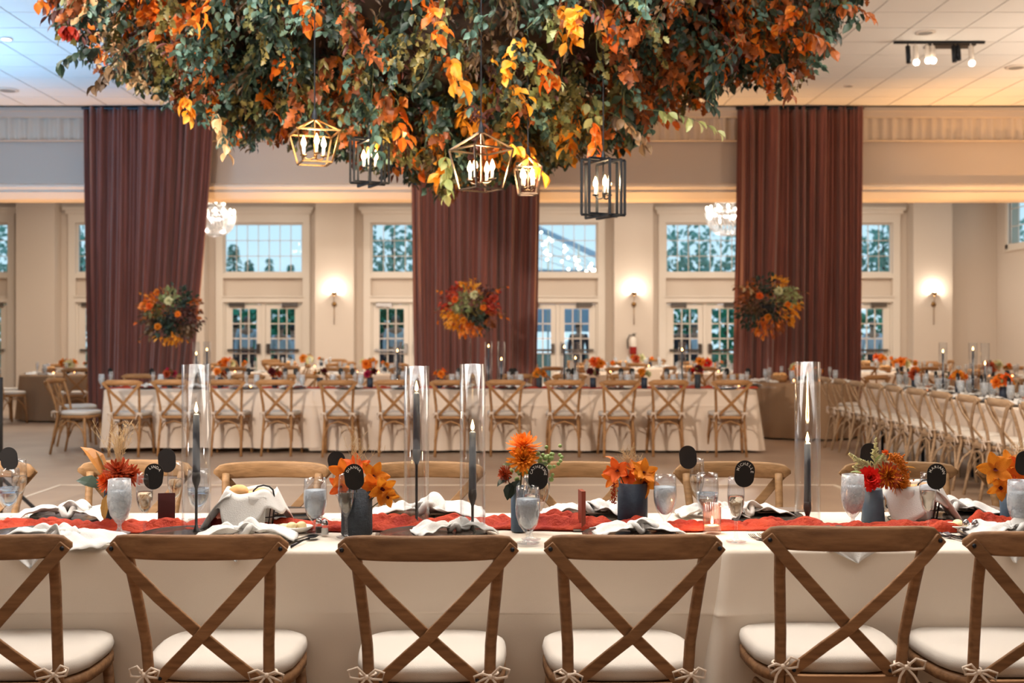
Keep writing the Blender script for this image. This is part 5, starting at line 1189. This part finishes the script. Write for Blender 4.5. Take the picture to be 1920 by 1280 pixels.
tall(882, 578, 'tall arrangement with lime centre, gold and red flowers before the middle curtain', [((-.1, .1), 'sage'), ((-.25, .35), 'sage'), ((.15, .3), 'olive'), ((.1, -.1), 'olive'), ((.2, -.35), 'dark'), ((-.6, -.6), 'gold'), ((-.6, .5), 'red'), ((.1, .7), 'gold'), ((.7, .2), 'red'), ((.8, -.5), 'rust'), ((.5, .8), 'burg'), ((0, -.7), 'orange'), ((.7, -.9), 'dark')], 2, R_=.34)
tall(1440, 572, 'tall arrangement of dark greens, rust and golden leaves before the right curtain', [((0, 0), 'dark'), ((.1, -.3), 'dark'), ((-.7, .4), 'rust'), ((.6, .4), 'sage'), ((.4, .9), 'gold'), ((.8, -.3), 'gold'), ((-.7, -.6), 'dark'), ((.4, -.8), 'rust'), ((-.1, -.6), 'orange'), ((0, .6), 'dark'), ((-.4, 0), 'brown')], 3, R_=.37)
# ------------------------------------------------------------------ settings on the middle table
def simple(profile, m, nm, cat, n=12, extra=None):
    t = thing(nm, 'x', cat); MB().lathe(profile, n).build('bowl', m, t, True)
    if extra: MB().lathe(extra[0], n).build(extra[2], extra[1], t, True)
    return t
mat('glasslit', (226, 226, 222), .15, trans=.6, ior=1.15)
SG = simple([(.001, .004), (.034, .002), (.007, .012), (.007, .032), (.03, .06), (.038, .10), (.034, .172)], 'frostglass', 'water_goblet', 'glass', 14, ([(.001, .045), (.028, .066), (.036, .10), (.035, .135), (.001, .136)], 'ice', 'iced_water'))
SF = simple([(.001, .004), (.031, .002), (.005, .012), (.005, .065), (.018, .09), (.027, .15), (.023, .205)], 'frostglass', 'champagne_flute', 'glass', 12, ([(.001, .08), (.017, .095), (.025, .135), (.001, .136)], 'wine', 'sparkling_wine'))
SC = thing('place_card', 'x', 'place card'); MB().loft([[(.031*math.cos(2*PI*k/20), y, .0+.031*math.sin(2*PI*k/20)+(.012 if k < 10 else -.012)) for k in range(20)] for y in (-.001, .001)]).build('card', 'blackcard', SC)
SN = napkin(500, 728, 0, 'x', 1.0, 77)
SP = thing('charger_plate', 'x', 'plate'); MB().lathe([(.001, .002), (.10, .002), (.16, .015), (.155, .018), (.10, .006), (.001, .006)], 24).build('plate', 'smoke_plate', SP, True); MB().tube([(.157*math.cos(a*PI/12), .157*math.sin(a*PI/12), .017) for a in range(24)], .002, 4, closed=True).build('rim', 'gunmetal', SP)
SP['group'] = 'plates'
r = random.Random(12); zt = TZ+.004
def setting(x, y, fy, lab, gsuf, cards=True):
    """one place setting; fy = direction from guest to table middle"""
    fx_, fy_ = fy; sx_, sy_ = fy_, -fx_
    g = lambda a, b_: (x+fx_*a+sx_*b_, y+fy_*a+sy_*b_, zt)
    place(SP, g(.0, 0), 0, 'smoky charger plate '+lab, 'charger plates '+gsuf)
    c = g(.0, 0); place(SN, (c[0], c[1], zt+.012), r.uniform(-.6, .6), 'knotted white napkin '+lab, 'napkins '+gsuf)
    place(SG, g(.17, .12+r.uniform(-.03, .03)), 0, 'water goblet '+lab, 'goblets '+gsuf)
    place(SF, g(.19, .02+r.uniform(-.03, .03)), 0, 'champagne flute '+lab, 'flutes '+gsuf)
    if cards: c = g(.175, .03+r.uniform(-.02, .02)); place(SC, (c[0], c[1], zt+.205), math.atan2(fy_, fx_)-PI/2+r.uniform(-.3, .3), 'black place card '+lab, 'cards '+gsuf)
for k, px in enumerate(MX): setting(X(px, 13.0)+.06, MY0+.17, (0, 1), 'at the %s place from the left, near side of middle table' % ORD[k], 'near side middle table')
for k in range(12): setting(X(262+k*101, 15.05), MY1-.17, (0, -1), 'at the %s place from the left, far side of middle table' % ORD[k], 'far side middle table')
for k in range(9): setting(RX0+.17, 14.0-k*.60, (1, 0), 'at the %s place from the far end, left side of right table' % ORD[k], 'left side right table')
for k in range(8): setting(RX1-.17, 13.9-k*.62, (-1, 0), 'at the %s place from the far end, right side of right table' % ORD[k], 'right side right table')
def bud(loc, cols, lab, seed, vm='navy', h=.12, R_=.075, group=None):
    t = thing('flower_vase', lab, 'vase', loc, 0); rr = random.Random(seed)
    MB().lathe([(.001, .002), (.036, 0), (.038, h), (.034, h), (.032, .01), (.001, .01)], 16).build('vessel', vm, t, True)
    it = [('oval', (rr.gauss(0, R_*.4), rr.gauss(0, R_*.4), h+.02+rr.random()*R_*.8), (rr.gauss(0, 1), rr.gauss(0, 1), rr.uniform(0, 1)), rr.uniform(-1, 1), .05, rr.choice(LCL['olive'])) for _ in range(14)]
    o = put('foliage', scatter_mesh('foliage', it), t); o['kind'] = 'stuff'
    for k, c in enumerate(cols):
        a = 2*PI*k/len(cols)+seed; f = (math.cos(a)*.8, math.sin(a)*.8-.3, .6); mum(t, (R_*.55*math.cos(a), R_*.4*math.sin(a), h+.045+.03*(k % 2)), R_*.7, f, c, seed+k, 3, 11, .4, 'blossom')
    return t
MBD = [(318, ['p_pink', 'p_pink', 'p_rust'], 'magenta blooms in a dark vase at the left of the middle table'), (413, ['p_rust', 'p_orange'], 'rust and orange blooms in a navy vase, second on the middle table'), (515, ['p_rust', 'p_maroon', 'p_rust'], 'brown dried blooms in a vase, third on the middle table'), (600, ['p_amber', 'p_maroon'], 'small amber and maroon blooms, fourth on the middle table'), (694, ['p_pink', 'p_maroon', 'p_rust'], 'magenta and maroon blooms left of the tall middle arrangement'), (825, ['p_orange', 'p_coral', 'p_orange'], 'orange blooms in a navy vase below the tall middle arrangement'),
       (1011, ['p_amber', 'p_orange', 'p_amber'], 'golden orange blooms in a charcoal vase right of the tube pair'), (1112, ['p_maroon', 'p_maroon'], 'dark maroon blooms, middle of the right half of the middle table'), (1208, ['p_orange', 'p_amber', 'p_cream'], 'orange and cream blooms beside the black cards'), (1308, ['p_red', 'p_maroon', 'p_red'], 'bright red blooms in a tall navy vase near the right end of the middle table')]
for k, (px, c, lab) in enumerate(MBD): bud((X(px, 13.92), 13.92, zt), c, lab, k, 'navy' if k % 3 else 'charcoal', .13 if k != 9 else .17, .085)
for k, (px, dy, ct_, lit) in enumerate(((368, -.05, .72, 1), (388, .1, .80, 1), (745, 0, .78, 1), (916, -.05, .88, 1), (940, 0, .60, 1), (1058, 0, .86, 1), (1079, .05, .62, 1), (1279, 0, .80, 1))):
    D = 13.97+dy; cylinder(px, 0, 0, ct_, .18, '%s glass candle cylinder from the left on the middle table' % ORD[k], .045, lit, (X(px, D), D, zt), .57, 0)
VT = thing('votive_candle', 'x', 'candle'); MB().lathe([(.028, 0), (.03, .07), (.027, .07), (.026, .006), (.001, .006)], 14).build('glass', 'amberglass', VT, True); MB().ball((0, 0, .03), .011, n=8, m=6).build('flame', 'flame', VT, True)
for k, px in enumerate((290, 470, 660, 860, 1157, 1385)): place(VT, (X(px, 13.82), 13.82, zt), 0, '%s small lit votive from the left on the middle table' % ORD[k], 'votives on the middle table')
# settings on the right-hand table
for k, (x_, D, ct_) in enumerate(((4.98, 12.6, .80), (5.06, 12.0, .86), (5.10, 11.8, .60), (5.0, 9.6, .7))):
    cylinder(0, 0, 0, ct_, .18, '%s glass candle cylinder from the far end of the right-hand table' % ORD[k], .045, True, (x_, D, zt), .57, 0)
for k, (x_, D, c) in enumerate(((5.05, 12.35, ['p_orange', 'p_amber', 'p_orange']), (5.02, 11.2, ['p_orange', 'p_coral', 'p_amber', 'p_orange']), (5.0, 13.5, ['p_rust', 'p_orange']), (5.05, 10.0, ['p_maroon', 'p_orange']))):
    bud((x_, D, zt), c, '%s vase of orange blooms from the far end of the right-hand table' % ORD[[1, 2, 0, 3][k]], 40+k, 'navy', .14, .11)
for k, D in enumerate((13.1, 10.7, 9.3)): place(VT, (5.0, D, zt), 0, '%s small lit votive from the far end of the right-hand table' % ORD[k], 'votives on the right table')
# ------------------------------------------------------------------ settings on the round tables
WB = thing('wicker_basket', 'x', 'basket')
MB().lathe([(.001, 0), (.09, .002), (.12, .09), (.115, .09), (.085, .008), (.001, .008)], 20).build('body', 'wood_mid', WB, True)
rr = random.Random(3)
for k in range(5): MB().ball((.06*math.cos(k*1.3), .06*math.sin(k*1.3), .1), .04, .04, .03, 8, 6).build('bread_roll', 'bread', WB, True)
CB = [['p_amber', 'p_orange', 'p_cream', 'p_coral', 'p_amber'], ['p_orange', 'p_amber', 'p_rust', 'p_cream'], ['p_cream', 'p_amber', 'p_red', 'p_amber']]
for cx, cy, lab, k in RPOS:
    t = bud((cx, cy, zt), CB[k % 3], 'amber centrepiece on the round table '+lab, 60+k, 'charcoal', .11, .15)
    bud((cx+.28, cy+.1, zt), ['p_amber', 'p_orange'], 'small amber bud vase on the round table '+lab, 80+k, 'navy', .1, .07)
    place(WB, (cx-.3, cy-.05, zt), k, 'bread basket on the round table '+lab, 'bread baskets on the round tables')
    for q in range(2): place(VT, (cx+.2-.35*q, cy-.25, zt), 0, '%s lit votive on the round table %s' % (('right', 'left')[q], lab), 'votives on the round tables')
    for q in range(8):
        a = 2*PI*q/8+.3; gl = place(SG if q % 2 else SF, (cx+.48*math.cos(a), cy+.48*math.sin(a), zt), 0, '%s glass on the round table %s' % (ORD[q], lab), 'glasses on the round table '+lab)
        a += .25; place(SN, (cx+.6*math.cos(a), cy+.6*math.sin(a), zt), a+PI/2, '%s napkin on the round table %s' % (ORD[q], lab), 'napkins on the round table '+lab, .8)
